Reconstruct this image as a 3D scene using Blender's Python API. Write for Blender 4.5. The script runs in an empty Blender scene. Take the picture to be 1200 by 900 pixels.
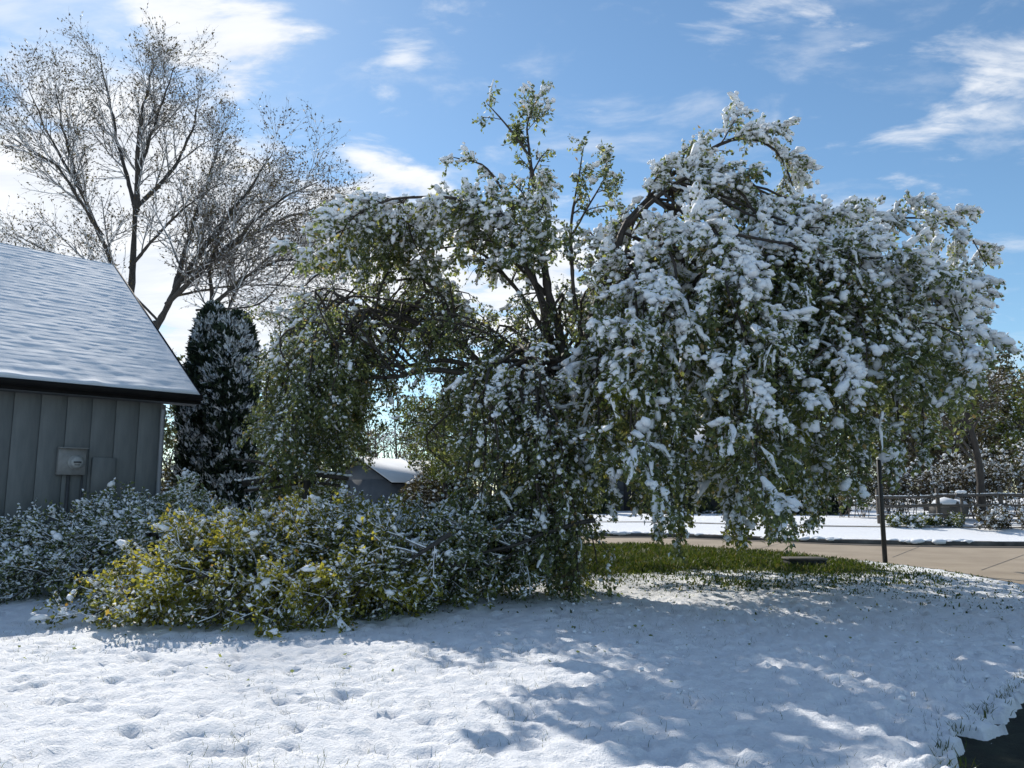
import bpy, math
import numpy as np
from mathutils import Vector, Matrix

# ------------------------------------------------------------------ camera, sky, sun, exposure
scene = bpy.context.scene
COL = scene.collection
CAMZ, F, PITCH = 1.6, 906.0, math.radians(8.04)
cam_data = bpy.data.cameras.new('camera')
cam_data.sensor_width = 36.0
cam_data.lens = 36.0 * F / 1200.0
cam_data.clip_start, cam_data.clip_end = 0.05, 5000.0
cam = bpy.data.objects.new('camera', cam_data)
cam.location = (0, 0, CAMZ)
cam.rotation_euler = (math.pi / 2 + PITCH, 0, 0)
COL.objects.link(cam)
scene.camera = cam

SUN_EL, SUN_AZ = math.radians(37), math.radians(-29)      # azimuth from +Y, positive to the right
SUN_DIR = np.array([math.sin(SUN_AZ) * math.cos(SUN_EL), math.cos(SUN_AZ) * math.cos(SUN_EL), math.sin(SUN_EL)])
scene.view_settings.view_transform = 'Standard'
scene.view_settings.look = 'None'
scene.view_settings.exposure = 0.3
scene.view_settings.gamma = 1.0
scene.view_settings.use_curve_mapping = False
try:
    scene.cycles.use_denoising = True
    scene.cycles.max_bounces = 6
    scene.cycles.diffuse_bounces = 3
    scene.cycles.transmission_bounces = 3
    scene.cycles.sample_clamp_indirect = 6
except Exception:
    pass

world = bpy.data.worlds.new('World')
scene.world = world
world.use_nodes = True


class NT:
    """small node-tree helper"""
    def __init__(s, tree):
        s.t = tree
        tree.nodes.clear()

    def n(s, typ, **kw):
        nd = s.t.nodes.new(typ)
        ins = kw.pop('ins', {})
        for k, v in kw.items():
            setattr(nd, k, v)
        for k, v in ins.items():
            if isinstance(v, tuple) and len(v) == 2 and hasattr(v[0], 'outputs'):
                s.t.links.new(v[0].outputs[v[1]], nd.inputs[k])
            elif hasattr(v, 'outputs'):
                s.t.links.new(v.outputs[0], nd.inputs[k])
            else:
                nd.inputs[k].default_value = v
        return nd

    def math(s, op, a, b=0.0, c=None, clamp=False):
        ins = {0: a, 1: b}
        if c is not None:
            ins[2] = c
        return s.n('ShaderNodeMath', operation=op, use_clamp=clamp, ins=ins)

    def vmath(s, op, a, b=(0, 0, 0)):
        return s.n('ShaderNodeVectorMath', operation=op, ins={0: a, 1: b})

    def mix(s, fac, a, b, blend='MIX'):
        nd = s.n('ShaderNodeMix', data_type='RGBA', blend_type=blend)
        for i, v in ((0, fac), (6, a), (7, b)):
            if hasattr(v, 'outputs'):
                s.t.links.new(v.outputs[0], nd.inputs[i])
            elif isinstance(v, tuple) and len(v) == 2 and hasattr(v[0], 'outputs'):
                s.t.links.new(v[0].outputs[v[1]], nd.inputs[i])
            else:
                nd.inputs[i].default_value = v
        return (nd, 2)

    def ramp(s, fac, stops, interp='LINEAR'):
        nd = s.n('ShaderNodeValToRGB')
        nd.color_ramp.interpolation = interp
        el = nd.color_ramp.elements
        while len(el) < len(stops):
            el.new(0.5)
        for e, (p, c) in zip(el, stops):
            e.position = p
            e.color = c if len(c) == 4 else (*c, 1)
        s.t.links.new(fac.outputs[0] if hasattr(fac, 'outputs') else fac[0].outputs[fac[1]], nd.inputs[0])
        return nd

    def smooth(s, v, lo, hi):
        nd = s.n('ShaderNodeMapRange', interpolation_type='SMOOTHSTEP')
        s.t.links.new(v.outputs[0] if hasattr(v, 'outputs') else v[0].outputs[v[1]], nd.inputs[0])
        nd.inputs[1].default_value, nd.inputs[2].default_value = lo, hi
        return nd


def pix_dir(px, py):
    u, v = (px - 600) / F, (450 - py) / F
    d = np.array([u, math.cos(PITCH) - v * math.sin(PITCH), math.sin(PITCH) + v * math.cos(PITCH)])
    return d / np.linalg.norm(d)


def build_world():
    w = NT(world.node_tree)
    sky = w.n('ShaderNodeTexSky', sky_type='NISHITA', sun_disc=False)
    sky.sun_elevation = SUN_EL
    sky.sun_rotation = SUN_AZ
    sky.altitude = 200
    sky.air_density, sky.dust_density, sky.ozone_density = 1.0, 0.15, 4.0
    tc = w.n('ShaderNodeTexCoord')
    sep = w.n('ShaderNodeSeparateXYZ', ins={0: tc})
    zz = w.math('ADD', w.math('MAXIMUM', (sep, 2), 0.0), 0.16)
    comb = w.n('ShaderNodeCombineXYZ', ins={0: w.math('DIVIDE', (sep, 0), zz), 1: w.math('DIVIDE', (sep, 1), zz)})
    mp = w.n('ShaderNodeMapping', ins={0: comb})
    mp.inputs['Rotation'].default_value = (0, 0, math.radians(-22))
    mp.inputs['Scale'].default_value = (1.0, 1.7, 1)
    n1 = w.n('ShaderNodeTexNoise', ins={'Vector': mp, 'Scale': 3.4, 'Detail': 12.0, 'Roughness': 0.60, 'Distortion': 0.5})
    n2 = w.n('ShaderNodeTexNoise', ins={'Vector': mp, 'Scale': 9.0, 'Detail': 6.0, 'Roughness': 0.6})
    # where the larger cloud banks stand in this sky (direction, angular radius, weight)
    banks = [((150, 8), 6, .18), ((240, 38), 6, .22), ((320, 66), 5, .22), ((380, 92), 4, .2), ((470, 92), 3.5, .34), ((20, 215), 12, .42), ((190, 290), 11, .40),
             ((330, 335), 10, .40), ((440, 250), 7, .34), ((560, 310), 9, .40), ((700, 335), 8, .30), ((905, 15), 7, .24), ((1120, 165), 6, .15), ((1080, 215), 5, .15),
             ((1160, 60), 6, .10), ((1000, 108), 4, .2), ((540, 18), 4, .22), ((930, 178), 4, .18), ((660, 160), 4, .22), ((455, 190), 4, .22), ((1110, 120), 4, .1),
             ((700, 90), 14, -.22), ((980, 230), 14, -.18), ((560, 150), 10, -.18), ((1010, 50), 9, -.18), ((420, 140), 7, -.2), ((10, 30), 9, -.22), ((1180, 280), 10, -.15)]
    tot = None
    for (p, rad, wt) in banks:
        d = pix_dir(*p)
        dt = w.n('ShaderNodeVectorMath', operation='DOT_PRODUCT', ins={0: tc, 1: tuple(d)})
        sm = w.smooth((dt, 1), math.cos(math.radians(rad)), 1.0)
        v = w.math('MULTIPLY', sm, wt)
        tot = v if tot is None else w.math('ADD', tot, v)
    base = w.math('ADD', w.math('MULTIPLY_ADD', n1, 2.3, -1.15), w.math('MULTIPLY_ADD', n2, 0.6, -0.3))
    dens = w.smooth(w.math('MULTIPLY_ADD', tot, 1.3, base), -0.02, 0.52)
    mp2 = w.n('ShaderNodeMapping', ins={0: comb})
    mp2.inputs['Rotation'].default_value = (0, 0, math.radians(28))
    mp2.inputs['Scale'].default_value = (1.0, 1.5, 1)
    n3 = w.n('ShaderNodeTexNoise', ins={'Vector': mp2, 'Scale': 3.0, 'Detail': 10.0, 'Roughness': 0.58, 'Distortion': 0.3})
    wisp = w.math('MULTIPLY', w.smooth(n3, 0.50, 0.76), 0.55)
    ctex = w.smooth(n1, 0.3, 0.7)
    ccol = w.mix(ctex, (6.0, 6.3, 6.8, 1), (7.5, 7.55, 7.6, 1))
    blue = w.mix(1.0, (sky, 0), (0.93, 1.02, 0.97, 1), 'MULTIPLY')
    thick = w.math('MULTIPLY_ADD', w.smooth(tot, 0.02, 0.25), 0.35, 0.58)
    col = w.mix(w.math('MAXIMUM', w.math('MULTIPLY', dens, thick), wisp), blue, ccol)
    bg = w.n('ShaderNodeBackground', ins={'Color': col, 'Strength': 0.118})
    w.n('ShaderNodeOutputWorld', ins={0: bg})


build_world()

sun_data = bpy.data.lights.new('sun', 'SUN')
sun_data.energy = 3.9
sun_data.angle = math.radians(0.5)
sun_data.color = (1.0, 0.94, 0.85)
sun = bpy.data.objects.new('sun', sun_data)
sun.rotation_euler = Vector(-SUN_DIR).to_track_quat('-Z', 'Y').to_euler()
sun.location = (-10, 30, 40)
COL.objects.link(sun)

# ------------------------------------------------------------------ helpers
rng = np.random.default_rng(11)


def at(px, py, Y):
    """the place seen at a pixel of the photograph, at depth Y metres"""
    d = pix_dir(px, py)
    t = Y / d[1]
    return np.array([d[0] * t, Y, CAMZ + d[2] * t])


def on_ground(px, py, z=0.0):
    d = pix_dir(px, py)
    t = (z - CAMZ) / d[2]
    return np.array([d[0] * t, d[1] * t, z])


def norm(a):
    return a / np.maximum(np.linalg.norm(a, axis=-1, keepdims=True), 1e-9)


def hash3(ix, iy, iz, seed):
    h = (ix * 374761393 + iy * 668265263 + iz * 2147483647 + seed * 974711) & 0xffffffff
    h = ((h ^ (h >> 13)) * 1274126177) & 0xffffffff
    h = h ^ (h >> 16)
    return (h & 0xffff) / 65535.0


def vnoise(P, scale, seed=0):
    """smooth value noise, P (...,3) or (...,2)"""
    P = np.asarray(P, float) * scale
    if P.shape[-1] == 2:
        P = np.concatenate([P, np.zeros(P.shape[:-1] + (1,))], -1)
    i = np.floor(P).astype(np.int64)
    f = P - i
    f = f * f * (3 - 2 * f)
    r = 0
    for dx in (0, 1):
        for dy in (0, 1):
            for dz in (0, 1):
                wgt = (f[..., 0] if dx else 1 - f[..., 0]) * (f[..., 1] if dy else 1 - f[..., 1]) * (f[..., 2] if dz else 1 - f[..., 2])
                r = r + wgt * hash3(i[..., 0] + dx, i[..., 1] + dy, i[..., 2] + dz, seed)
    return r


def mesh_np(name, V, faces, smooth=False, origin=(0, 0, 0)):
    """faces: list of int arrays (M,k)"""
    V = np.asarray(V, np.float64).reshape(-1, 3) - np.asarray(origin)
    me = bpy.data.meshes.new(name)
    faces = [np.asarray(f, np.int64) for f in faces if len(f)]
    me.vertices.add(len(V))
    me.vertices.foreach_set('co', V.astype(np.float32).ravel())
    if faces:
        li = np.concatenate([f.ravel() for f in faces])
        tot = np.concatenate([np.full(len(f), f.shape[1]) for f in faces])
        start = np.concatenate([[0], np.cumsum(tot)[:-1]])
        me.loops.add(len(li))
        me.loops.foreach_set('vertex_index', li.astype(np.int32))
        me.polygons.add(len(tot))
        me.polygons.foreach_set('loop_start', start.astype(np.int32))
        me.polygons.foreach_set('loop_total', tot.astype(np.int32))
        if smooth:
            me.polygons.foreach_set('use_smooth', np.ones(len(tot), bool))
    me.update(calc_edges=True)
    me.validate()
    return me


def link(name, me, mat, parent=None, loc=(0, 0, 0)):
    o = bpy.data.objects.new(name, me)
    if mat is not None and me is not None and not me.materials:
        me.materials.append(mat)
    o.location = loc
    if parent is not None:
        o.parent = parent
    COL.objects.link(o)
    return o


def tag(o, label=None, cat=None, group=None, kind=None):
    for k, v in (('label', label), ('category', cat), ('group', group), ('kind', kind)):
        if v:
            o[k] = v
    return o


def empty(name, loc, label, cat, group=None, rz=0.0):
    o = bpy.data.objects.new(name, None)
    o.empty_display_size = 0.2
    o.location = tuple(loc)
    o.rotation_euler = (0, 0, rz)
    COL.objects.link(o)
    return tag(o, label, cat, group)


def copy_tree(o, parent=None):
    c = o.copy()
    COL.objects.link(c)
    c.parent = parent
    for ch in list(o.children):
        copy_tree(ch, c)
    return c


class MB:
    """collects boxes, prisms and tubes into one mesh"""
    def __init__(s):
        s.V, s.Fq, s.n = [], {}, 0

    def add(s, V, faces):
        V = np.asarray(V, float).reshape(-1, 3)
        for f in faces:
            f = np.asarray(f, np.int64)
            if len(f):
                s.Fq.setdefault(f.shape[1], []).append(f + s.n)
        s.V.append(V)
        s.n += len(V)
        return s

    def box(s, c, size, M=None, bev=0.0):
        hx, hy, hz = np.array(size) / 2
        if bev <= 0:
            v = np.array([[x, y, z] for z in (-hz, hz) for y in (-hy, hy) for x in (-hx, hx)])
            f = [[0, 2, 3, 1], [4, 5, 7, 6], [0, 1, 5, 4], [2, 6, 7, 3], [0, 4, 6, 2], [1, 3, 7, 5]]
            fs = [np.array(f)]
        else:
            b = min(bev, hx * .9, hy * .9, hz * .9)
            v, idx = [], {}
            for sx in (-1, 1):
                for sy in (-1, 1):
                    for sz in (-1, 1):
                        for ax in range(3):
                            p = np.array([sx * (hx - b), sy * (hy - b), sz * (hz - b)])
                            p[ax] = (sx * hx, sy * hy, sz * hz)[ax]
                            idx[(sx, sy, sz, ax)] = len(v)
                            v.append(p)
            q, t = [], []
            for ax in range(3):
                a, bb = [(1, 2), (2, 0), (0, 1)][ax]
                for sg in (-1, 1):
                    ring = []
                    for (p_, q_) in ((-1, -1), (1, -1), (1, 1), (-1, 1)):
                        k = [0, 0, 0]
                        k[ax], k[a], k[bb] = sg, p_, q_
                        ring.append(idx[(*k, ax)])
                    q.append(ring if sg > 0 else ring[::-1])
            for ax in range(3):
                a, bb = [(1, 2), (2, 0), (0, 1)][ax]
                for sa in (-1, 1):
                    for sb in (-1, 1):
                        k0, k1 = [0, 0, 0], [0, 0, 0]
                        k0[ax], k0[a], k0[bb] = -1, sa, sb
                        k1[ax], k1[a], k1[bb] = 1, sa, sb
                        r = [idx[(*k0, a)], idx[(*k1, a)], idx[(*k1, bb)], idx[(*k0, bb)]]
                        q.append(r if sa * sb < 0 else r[::-1])
            for sx in (-1, 1):
                for sy in (-1, 1):
                    for sz in (-1, 1):
                        r = [idx[(sx, sy, sz, i)] for i in range(3)]
                        t.append(r if sx * sy * sz > 0 else r[::-1])
            v = np.array(v)
            fs = [np.array(q), np.array(t)]
        if M is not None:
            v = v @ np.asarray(M).T
        return s.add(v + np.asarray(c), fs)

    def tube(s, pts, r, sides=8, caps=True):
        P = np.asarray(pts, float)[None]
        R = np.broadcast_to(np.asarray(r, float), (P.shape[1],))[None]
        V, q = tubes(P, R, sides)
        n = P.shape[1]
        s.add(V, [q])
        if caps:
            s.Fq.setdefault(sides, []).append(np.array([list(range(s.n - sides, s.n)), list(range(s.n - n * sides, s.n - n * sides + sides))[::-1]]))
        return s

    def build(s, name, mat, parent=None, origin=None, smooth=False):
        V = np.concatenate(s.V)
        org = np.zeros(3) if origin is None else np.asarray(origin, float)
        me = mesh_np(name, V, [np.concatenate(f) for f in s.Fq.values()], smooth, org)
        return link(name, me, mat, parent, loc=tuple(org) if parent is None else (0, 0, 0))


def tubes(P, R, S):
    """P (N,K,3) centre lines, R (N,K) radii -> vertices and quads"""
    N, K, _ = P.shape
    T = np.empty_like(P)
    T[:, 1:-1] = P[:, 2:] - P[:, :-2]
    T[:, 0] = P[:, 1] - P[:, 0]
    T[:, -1] = P[:, -1] - P[:, -2]
    T = norm(T)
    mean = norm(T.mean(1))
    ref = np.where(np.abs(mean[:, 2:3]) < 0.75, np.array([[0, 0, 1.0]]), np.array([[1.0, 0, 0]]))[:, None, :]
    A = norm(np.cross(T, np.broadcast_to(ref, T.shape)))
    B = np.cross(T, A)
    th = np.arange(S) * 2 * math.pi / S
    ring = A[:, :, None, :] * np.cos(th)[None, None, :, None] + B[:, :, None, :] * np.sin(th)[None, None, :, None]
    V = P[:, :, None, :] + ring * R[:, :, None, None]
    idx = np.arange(N * K * S).reshape(N, K, S)
    a, b = idx[:, :-1], idx[:, 1:]
    a2, b2 = np.roll(a, -1, 2), np.roll(b, -1, 2)
    q = np.stack([a, a2, b2, b], -1).reshape(-1, 4)
    return V.reshape(-1, 3), q


def spline(pts, K):
    """Catmull-Rom through pts, resampled to K points of equal arc length"""
    P = np.asarray(pts, float)
    if len(P) == 2:
        return P[0] + (P[1] - P[0]) * np.linspace(0, 1, K)[:, None]
    E = np.vstack([2 * P[0] - P[1], P, 2 * P[-1] - P[-2]])
    out = []
    for i in range(len(P) - 1):
        p0, p1, p2, p3 = E[i:i + 4]
        t = np.linspace(0, 1, 14, endpoint=False)[:, None]
        out.append(.5 * (2 * p1 + (p2 - p0) * t + (2 * p0 - 5 * p1 + 4 * p2 - p3) * t ** 2 + (3 * p1 - p0 - 3 * p2 + p3) * t ** 3))
    out.append(P[-1:])
    C = np.vstack(out)
    s = np.concatenate([[0], np.cumsum(np.linalg.norm(np.diff(C, axis=0), axis=1))])
    u = np.linspace(0, s[-1], K)
    return np.stack([np.interp(u, s, C[:, k]) for k in range(3)], 1)


def sprout(P, R, m, t0, t1, ang, length, K, trop, jit, rr=0.6, taper=0.35, up=0.0, rmin=0.004, lenvar=0.45, tipshrink=0.5, floor=None):
    """m side shoots from every centre line in P; returns their centre lines and radii"""
    N, KP, _ = P.shape
    t = t0 + (t1 - t0) * (np.arange(m)[None] + rng.random((N, m))) / m
    x = t * (KP - 1)
    i = np.minimum(x.astype(int), KP - 2)
    f = (x - i)[..., None]
    n = np.arange(N)[:, None]
    S = P[n, i] * (1 - f) + P[n, i + 1] * f
    T = norm(P[n, i + 1] - P[n, i])
    r0 = (R[n, i] * (1 - f[..., 0]) + R[n, i + 1] * f[..., 0]) * rr
    S, T, t, r0 = S.reshape(-1, 3), T.reshape(-1, 3), t.reshape(-1), np.maximum(r0.reshape(-1), rmin)
    M = len(S)
    rnd = norm(rng.normal(size=(M, 3)))
    perp = norm(rnd - (rnd * T).sum(-1, keepdims=True) * T)
    perp[:, 2] += up
    perp = norm(perp)
    a = np.radians(ang) * (0.75 + 0.5 * rng.random(M))[:, None]
    D = norm(T * np.cos(a) + perp * np.sin(a))
    L = length * (1 - lenvar + 2 * lenvar * rng.random(M)) * (1 - tipshrink * t)
    step = (L / (K - 1))[:, None]
    Q = np.empty((M, K, 3))
    Q[:, 0] = S
    tv = np.array([0, 0, trop])
    for k in range(1, K):
        D = norm(D + tv + jit * rng.normal(size=(M, 3)))
        Q[:, k] = Q[:, k - 1] + D * step
    if floor is not None:
        Q[..., 2] = np.maximum(Q[..., 2], floor + 0.1 * rng.random(Q.shape[:2]))
    RR = r0[:, None] * np.linspace(1, taper, K)[None]
    return Q, np.maximum(RR, 0.0025)


def points_on(P, m, t0=0.1, t1=1.0):
    N, K, _ = P.shape
    t = t0 + (t1 - t0) * rng.random((N, m))
    x = t * (K - 1)
    i = np.minimum(x.astype(int), K - 2)
    f = (x - i)[..., None]
    n = np.arange(N)[:, None]
    S = P[n, i] * (1 - f) + P[n, i + 1] * f
    T = norm(P[n, i + 1] - P[n, i])
    return S.reshape(-1, 3), T.reshape(-1, 3)


def leaves_mesh(S, T, size, droop=0.5, spread=0.8, wide=0.62):
    M = len(S)
    D = norm(T * 0.5 + spread * rng.normal(size=(M, 3)) + np.array([0, 0, -droop]))
    rnd = rng.normal(size=(M, 3)) + np.array([0, 0, 0.6])
    W = norm(np.cross(D, rnd))
    Nn = np.cross(D, W)
    L = (size * (0.6 + 0.8 * rng.random(M)))[:, None]
    w = L * wide * 0.5
    b = S
    V = np.stack([b, b + D * L * .42 + W * w + Nn * L * .1, b + D * L - Nn * L * .08, b + D * L * .42 - W * w + Nn * L * .1], 1)
    q = np.arange(M * 4).reshape(M, 4)
    return V.reshape(-1, 3), q


_g = (1 + 5 ** .5) / 2
ICO_V = norm(np.array([[-1, _g, 0], [1, _g, 0], [-1, -_g, 0], [1, -_g, 0], [0, -1, _g], [0, 1, _g], [0, -1, -_g], [0, 1, -_g],
                       [_g, 0, -1], [_g, 0, 1], [-_g, 0, -1], [-_g, 0, 1]], float))
ICO_F = np.array([[0, 11, 5], [0, 5, 1], [0, 1, 7], [0, 7, 10], [0, 10, 11], [1, 5, 9], [5, 11, 4], [11, 10, 2], [10, 7, 6], [7, 1, 8],
                  [3, 9, 4], [3, 4, 2], [3, 2, 6], [3, 6, 8], [3, 8, 9], [4, 9, 5], [2, 4, 11], [6, 2, 10], [8, 6, 7], [9, 8, 1]])


def subdiv(V, Fc):
    V = [tuple(v) for v in V]
    cache, out = {}, []

    def mid(a, b):
        k = (min(a, b), max(a, b))
        if k not in cache:
            cache[k] = len(V)
            V.append(tuple(norm((np.array(V[a]) + np.array(V[b])) / 2)))
        return cache[k]
    for a, b, c in Fc:
        ab, bc, ca = mid(a, b), mid(b, c), mid(c, a)
        out += [[a, ab, ca], [b, bc, ab], [c, ca, bc], [ab, bc, ca]]
    return np.array(V), np.array(out)


ICO2_V, ICO2_F = subdiv(ICO_V, ICO_F)
OCT_V = np.array([[1, 0, 0], [-1, 0, 0], [0, 1, 0], [0, -1, 0], [0, 0, 1], [0, 0, -1]], float)
OCT_F = np.array([[0, 2, 4], [2, 1, 4], [1, 3, 4], [3, 0, 4], [2, 0, 5], [1, 2, 5], [3, 1, 5], [0, 3, 5]])


def blobs(C, r, T=None, stretch=1.0, flat=0.75, fine=False, jit=0.16, tiny=False):
    """lumps of snow: centres, radii, optional direction to stretch along"""
    bv, bf = (OCT_V, OCT_F) if tiny else (ICO2_V, ICO2_F) if fine else (ICO_V, ICO_F)
    N, k = len(C), len(bv)
    r = np.broadcast_to(r, (N,))
    loc = bv[None] * (1 + jit * rng.normal(size=(N, k, 1)))
    loc = loc * np.array([1, 1, flat])
    ang = rng.random(N) * 6.283
    c, s = np.cos(ang)[:, None], np.sin(ang)[:, None]
    loc = np.stack([loc[..., 0] * c - loc[..., 1] * s, loc[..., 0] * s + loc[..., 1] * c, loc[..., 2]], -1)
    if T is not None:
        st = np.broadcast_to(stretch, (N,))
        d = (loc * T[:, None, :]).sum(-1, keepdims=True)
        loc = loc + T[:, None, :] * d * (st - 1)[:, None, None]
    V = C[:, None, :] + loc * r[:, None, None]
    fc = bf[None] + (np.arange(N) * k)[:, None, None]
    return V.reshape(-1, 3), fc.reshape(-1, 3)


def depth_below_top(S, cell=0.35):
    """how far each point lies under the topmost point of its column"""
    c = np.floor(S[:, :2] / cell).astype(np.int64)
    key = (c[:, 0] + 100000) * 1000003 + c[:, 1]
    u, inv = np.unique(key, return_inverse=True)
    top = np.full(len(u), -1e9)
    np.maximum.at(top, inv, S[:, 2])
    return top[inv] - S[:, 2]


# ------------------------------------------------------------------ materials
def new_mat(name):
    m = bpy.data.materials.new(name)
    m.use_nodes = True
    return m, NT(m.node_tree)


def simple_mat(name, c1, c2, scale=8.0, rough=0.7, bump=0.0, bscale=30.0, detail=6.0, metallic=0.0, stretch=(1, 1, 1), spec=0.5):
    m, t = new_mat(name)
    tc = t.n('ShaderNodeTexCoord')
    mp = t.n('ShaderNodeMapping', ins={0: (tc, 3)})
    mp.inputs['Scale'].default_value = stretch
    nz = t.n('ShaderNodeTexNoise', ins={'Vector': mp, 'Scale': scale, 'Detail': detail, 'Roughness': 0.6})
    cr = t.ramp(nz, [(0.3, c1), (0.7, c2)])
    b = t.n('ShaderNodeBsdfPrincipled', ins={'Base Color': cr, 'Roughness': rough, 'Metallic': metallic, 'Specular IOR Level': spec})
    if bump:
        n2 = t.n('ShaderNodeTexNoise', ins={'Vector': mp, 'Scale': bscale, 'Detail': 5.0})
        bp = t.n('ShaderNodeBump', ins={'Strength': bump, 'Distance': 0.02, 'Height': n2})
        t.t.links.new(bp.outputs[0], b.inputs['Normal'])
    t.n('ShaderNodeOutputMaterial', ins={0: b})
    return m


def leaf_mat(name, stops, transl=0.35, patch=None, tr_gain=1.6, rough=0.55):
    """leaf colours vary from leaf to leaf; light passes through"""
    m, t = new_mat(name)
    g = t.n('ShaderNodeNewGeometry')
    cr = t.ramp((g, 'Random Per Island'), stops)
    col = cr
    if patch:
        tc = t.n('ShaderNodeTexCoord')
        nz = t.n('ShaderNodeTexNoise', ins={'Vector': (tc, 3), 'Scale': patch[1], 'Detail': 2.0})
        col = t.mix(t.smooth(nz, patch[2], patch[3]), (cr, 0), patch[0])
    d = t.n('ShaderNodeBsdfPrincipled', ins={'Base Color': col, 'Roughness': rough, 'Specular IOR Level': 0.35})
    tcol = t.mix(1.0, col if isinstance(col, tuple) else (col, 0), (tr_gain, tr_gain, tr_gain * 0.62, 1), 'MULTIPLY')
    tr = t.n('ShaderNodeBsdfTranslucent', ins={0: tcol})
    mx = t.n('ShaderNodeMixShader', ins={0: transl, 1: d, 2: tr})
    t.n('ShaderNodeOutputMaterial', ins={0: mx})
    return m


def snow_mat(name, c=(0.86, 0.88, 0.91), bump=0.3, scale=60.0):
    m, t = new_mat(name)
    tc = t.n('ShaderNodeTexCoord')
    nz = t.n('ShaderNodeTexNoise', ins={'Vector': (tc, 3), 'Scale': scale, 'Detail': 4.0, 'Roughness': 0.65})
    cr = t.ramp(nz, [(0.3, tuple(x * .93 for x in c)), (0.7, c)])
    bp = t.n('ShaderNodeBump', ins={'Strength': bump, 'Distance': 0.015, 'Height': nz})
    b = t.n('ShaderNodeBsdfPrincipled', ins={'Base Color': cr, 'Roughness': 0.75, 'Specular IOR Level': 0.25, 'Normal': bp})
    t.n('ShaderNodeOutputMaterial', ins={0: b})
    return m


M = {}
M['snow'] = snow_mat('snow_clump')
M['bark'] = simple_mat('dark_wet_bark', (0.018, 0.014, 0.012), (0.07, 0.056, 0.045), 14, 0.75, 0.6, 40, stretch=(1, 1, .25))
M['bark_grey'] = simple_mat('grey_bark', (.022, .02, .019), (.06, .053, .047), 14, 0.8, 0.5, 40, stretch=(1, 1, .25))
M['twig'] = simple_mat('twig', (.05, .042, .038), (.12, .10, .085), 20, 0.8)
M['leaf'] = leaf_mat('spring_leaf', [(0, (0.077, 0.093, 0.056)), (.4, (0.125, 0.154, 0.076)), (.75, (0.172, 0.201, 0.096)), (.93, (0.269, 0.287, 0.108)), (1, (0.327, 0.215, 0.129))],
                     patch=((.17, .18, .03, 1), .55, .60, .74), transl=.5, tr_gain=2.0)
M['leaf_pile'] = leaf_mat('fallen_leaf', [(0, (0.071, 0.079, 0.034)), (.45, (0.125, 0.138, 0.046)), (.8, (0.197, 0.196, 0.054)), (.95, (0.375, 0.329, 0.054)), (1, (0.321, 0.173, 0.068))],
                          patch=((.29, .27, .05, 1), 1.5, .49, .60), transl=.55, tr_gain=2.0)  # yellow noise patches: fresh leaf tint plus backlit sunlight put into the colour
M['leaf_bud'] = leaf_mat('bud_leaf', [(0, (.03, .024, .018)), (.5, (.075, .055, .035)), (.85, (.12, .10, .05)), (1, (.16, .14, .06))], transl=0.25)
M['needle'] = leaf_mat('evergreen_spray', [(0, (0.014, 0.024, 0.019)), (.6, (0.034, 0.053, 0.031)), (1, (0.071, 0.100, 0.048))], transl=0.1)
M['leaf_far'] = leaf_mat('far_leaf', [(0, (0.024, 0.029, 0.014)), (.5, (0.060, 0.072, 0.030)), (.85, (0.108, 0.120, 0.042)), (1, (0.156, 0.120, 0.060))], transl=0.3)
M['leaf_brown'] = leaf_mat('brush_leaf', [(0, (.028, .022, .014)), (.5, (.07, .055, .03)), (.85, (.11, .10, .04)), (1, (.15, .14, .08))], transl=0.3)
M['leaf_lime'] = leaf_mat('fresh_leaf', [(0, (.04, .055, .015)), (.5, (.10, .13, .03)), (1, (.19, .2, .05))], transl=0.4)
M['blade'] = leaf_mat('grass_blade', [(0, (.026, .042, .008)), (.45, (.055, .085, .013)), (.8, (.085, .11, .02)), (1, (.16, .13, .05))], transl=0.35)
M['concrete'] = simple_mat('tan_concrete', (.27, .215, .155), (.38, .31, .23), 0.7, .85, .25, 60, 9)
M['kerb'] = simple_mat('kerb_concrete', (.05, .047, .043), (.17, .155, .135), 2.0, .85, .3, 40)
M['gutter'] = simple_mat('wet_gutter', (.05, .045, .04), (.20, .165, .125), 1.2, .6, .3, 50, 9, stretch=(.35, 2, 1))
M['asphalt'] = simple_mat('mossy_wet_asphalt', (.009, .011, .009), (.034, .040, .026), 7, .8, .9, 110, 9, spec=.2)
M['wood_grey'] = simple_mat('weathered_wood', (.06, .052, .045), (.16, .14, .12), 6, .85, .5, 30, stretch=(1, 1, 6))
M['post'] = simple_mat('dark_post_paint', (.004, .004, .004), (.009, .009, .009), 6, .55, .2)
M['siding'] = simple_mat('grey_siding', (.115, .127, .13), (.165, .177, .178), 3.2, .75, .3, 45, 8, stretch=(3, 3, .5))
M['trim_dark'] = simple_mat('dark_fascia', (.004, .004, .004), (.009, .008, .008), 5, .75, .1, spec=.2)
M['trim_pale'] = simple_mat('pale_trim', (.22, .23, .25), (.28, .29, .31), 5, .6)
M['soffit'] = simple_mat('soffit_paint', (.10, .105, .11), (.15, .155, .16), 5, .7)
M['box_grey'] = simple_mat('grey_metal_box', (.17, .175, .175), (.24, .245, .245), 9, .5, .1)
M['box_dark'] = simple_mat('dark_metal', (.04, .042, .045), (.07, .073, .077), 9, .5)
M['dial'] = simple_mat('meter_face', (.26, .27, .27), (.36, .37, .37), 20, .3)
M['glass'] = simple_mat('meter_glass', (.25, .27, .28), (.35, .37, .38), 20, .12)
M['shingle'] = simple_mat('dark_shingle', (.03, .03, .032), (.07, .068, .07), 9, .85, .4, 50)
M['far_wall'] = simple_mat('slate_blue_siding', (.10, .115, .135), (.13, .145, .165), 2, .8)
M['dark_wall'] = simple_mat('dark_brown_siding', (.02, .019, .020), (.04, .037, .036), 2, .8)
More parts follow.
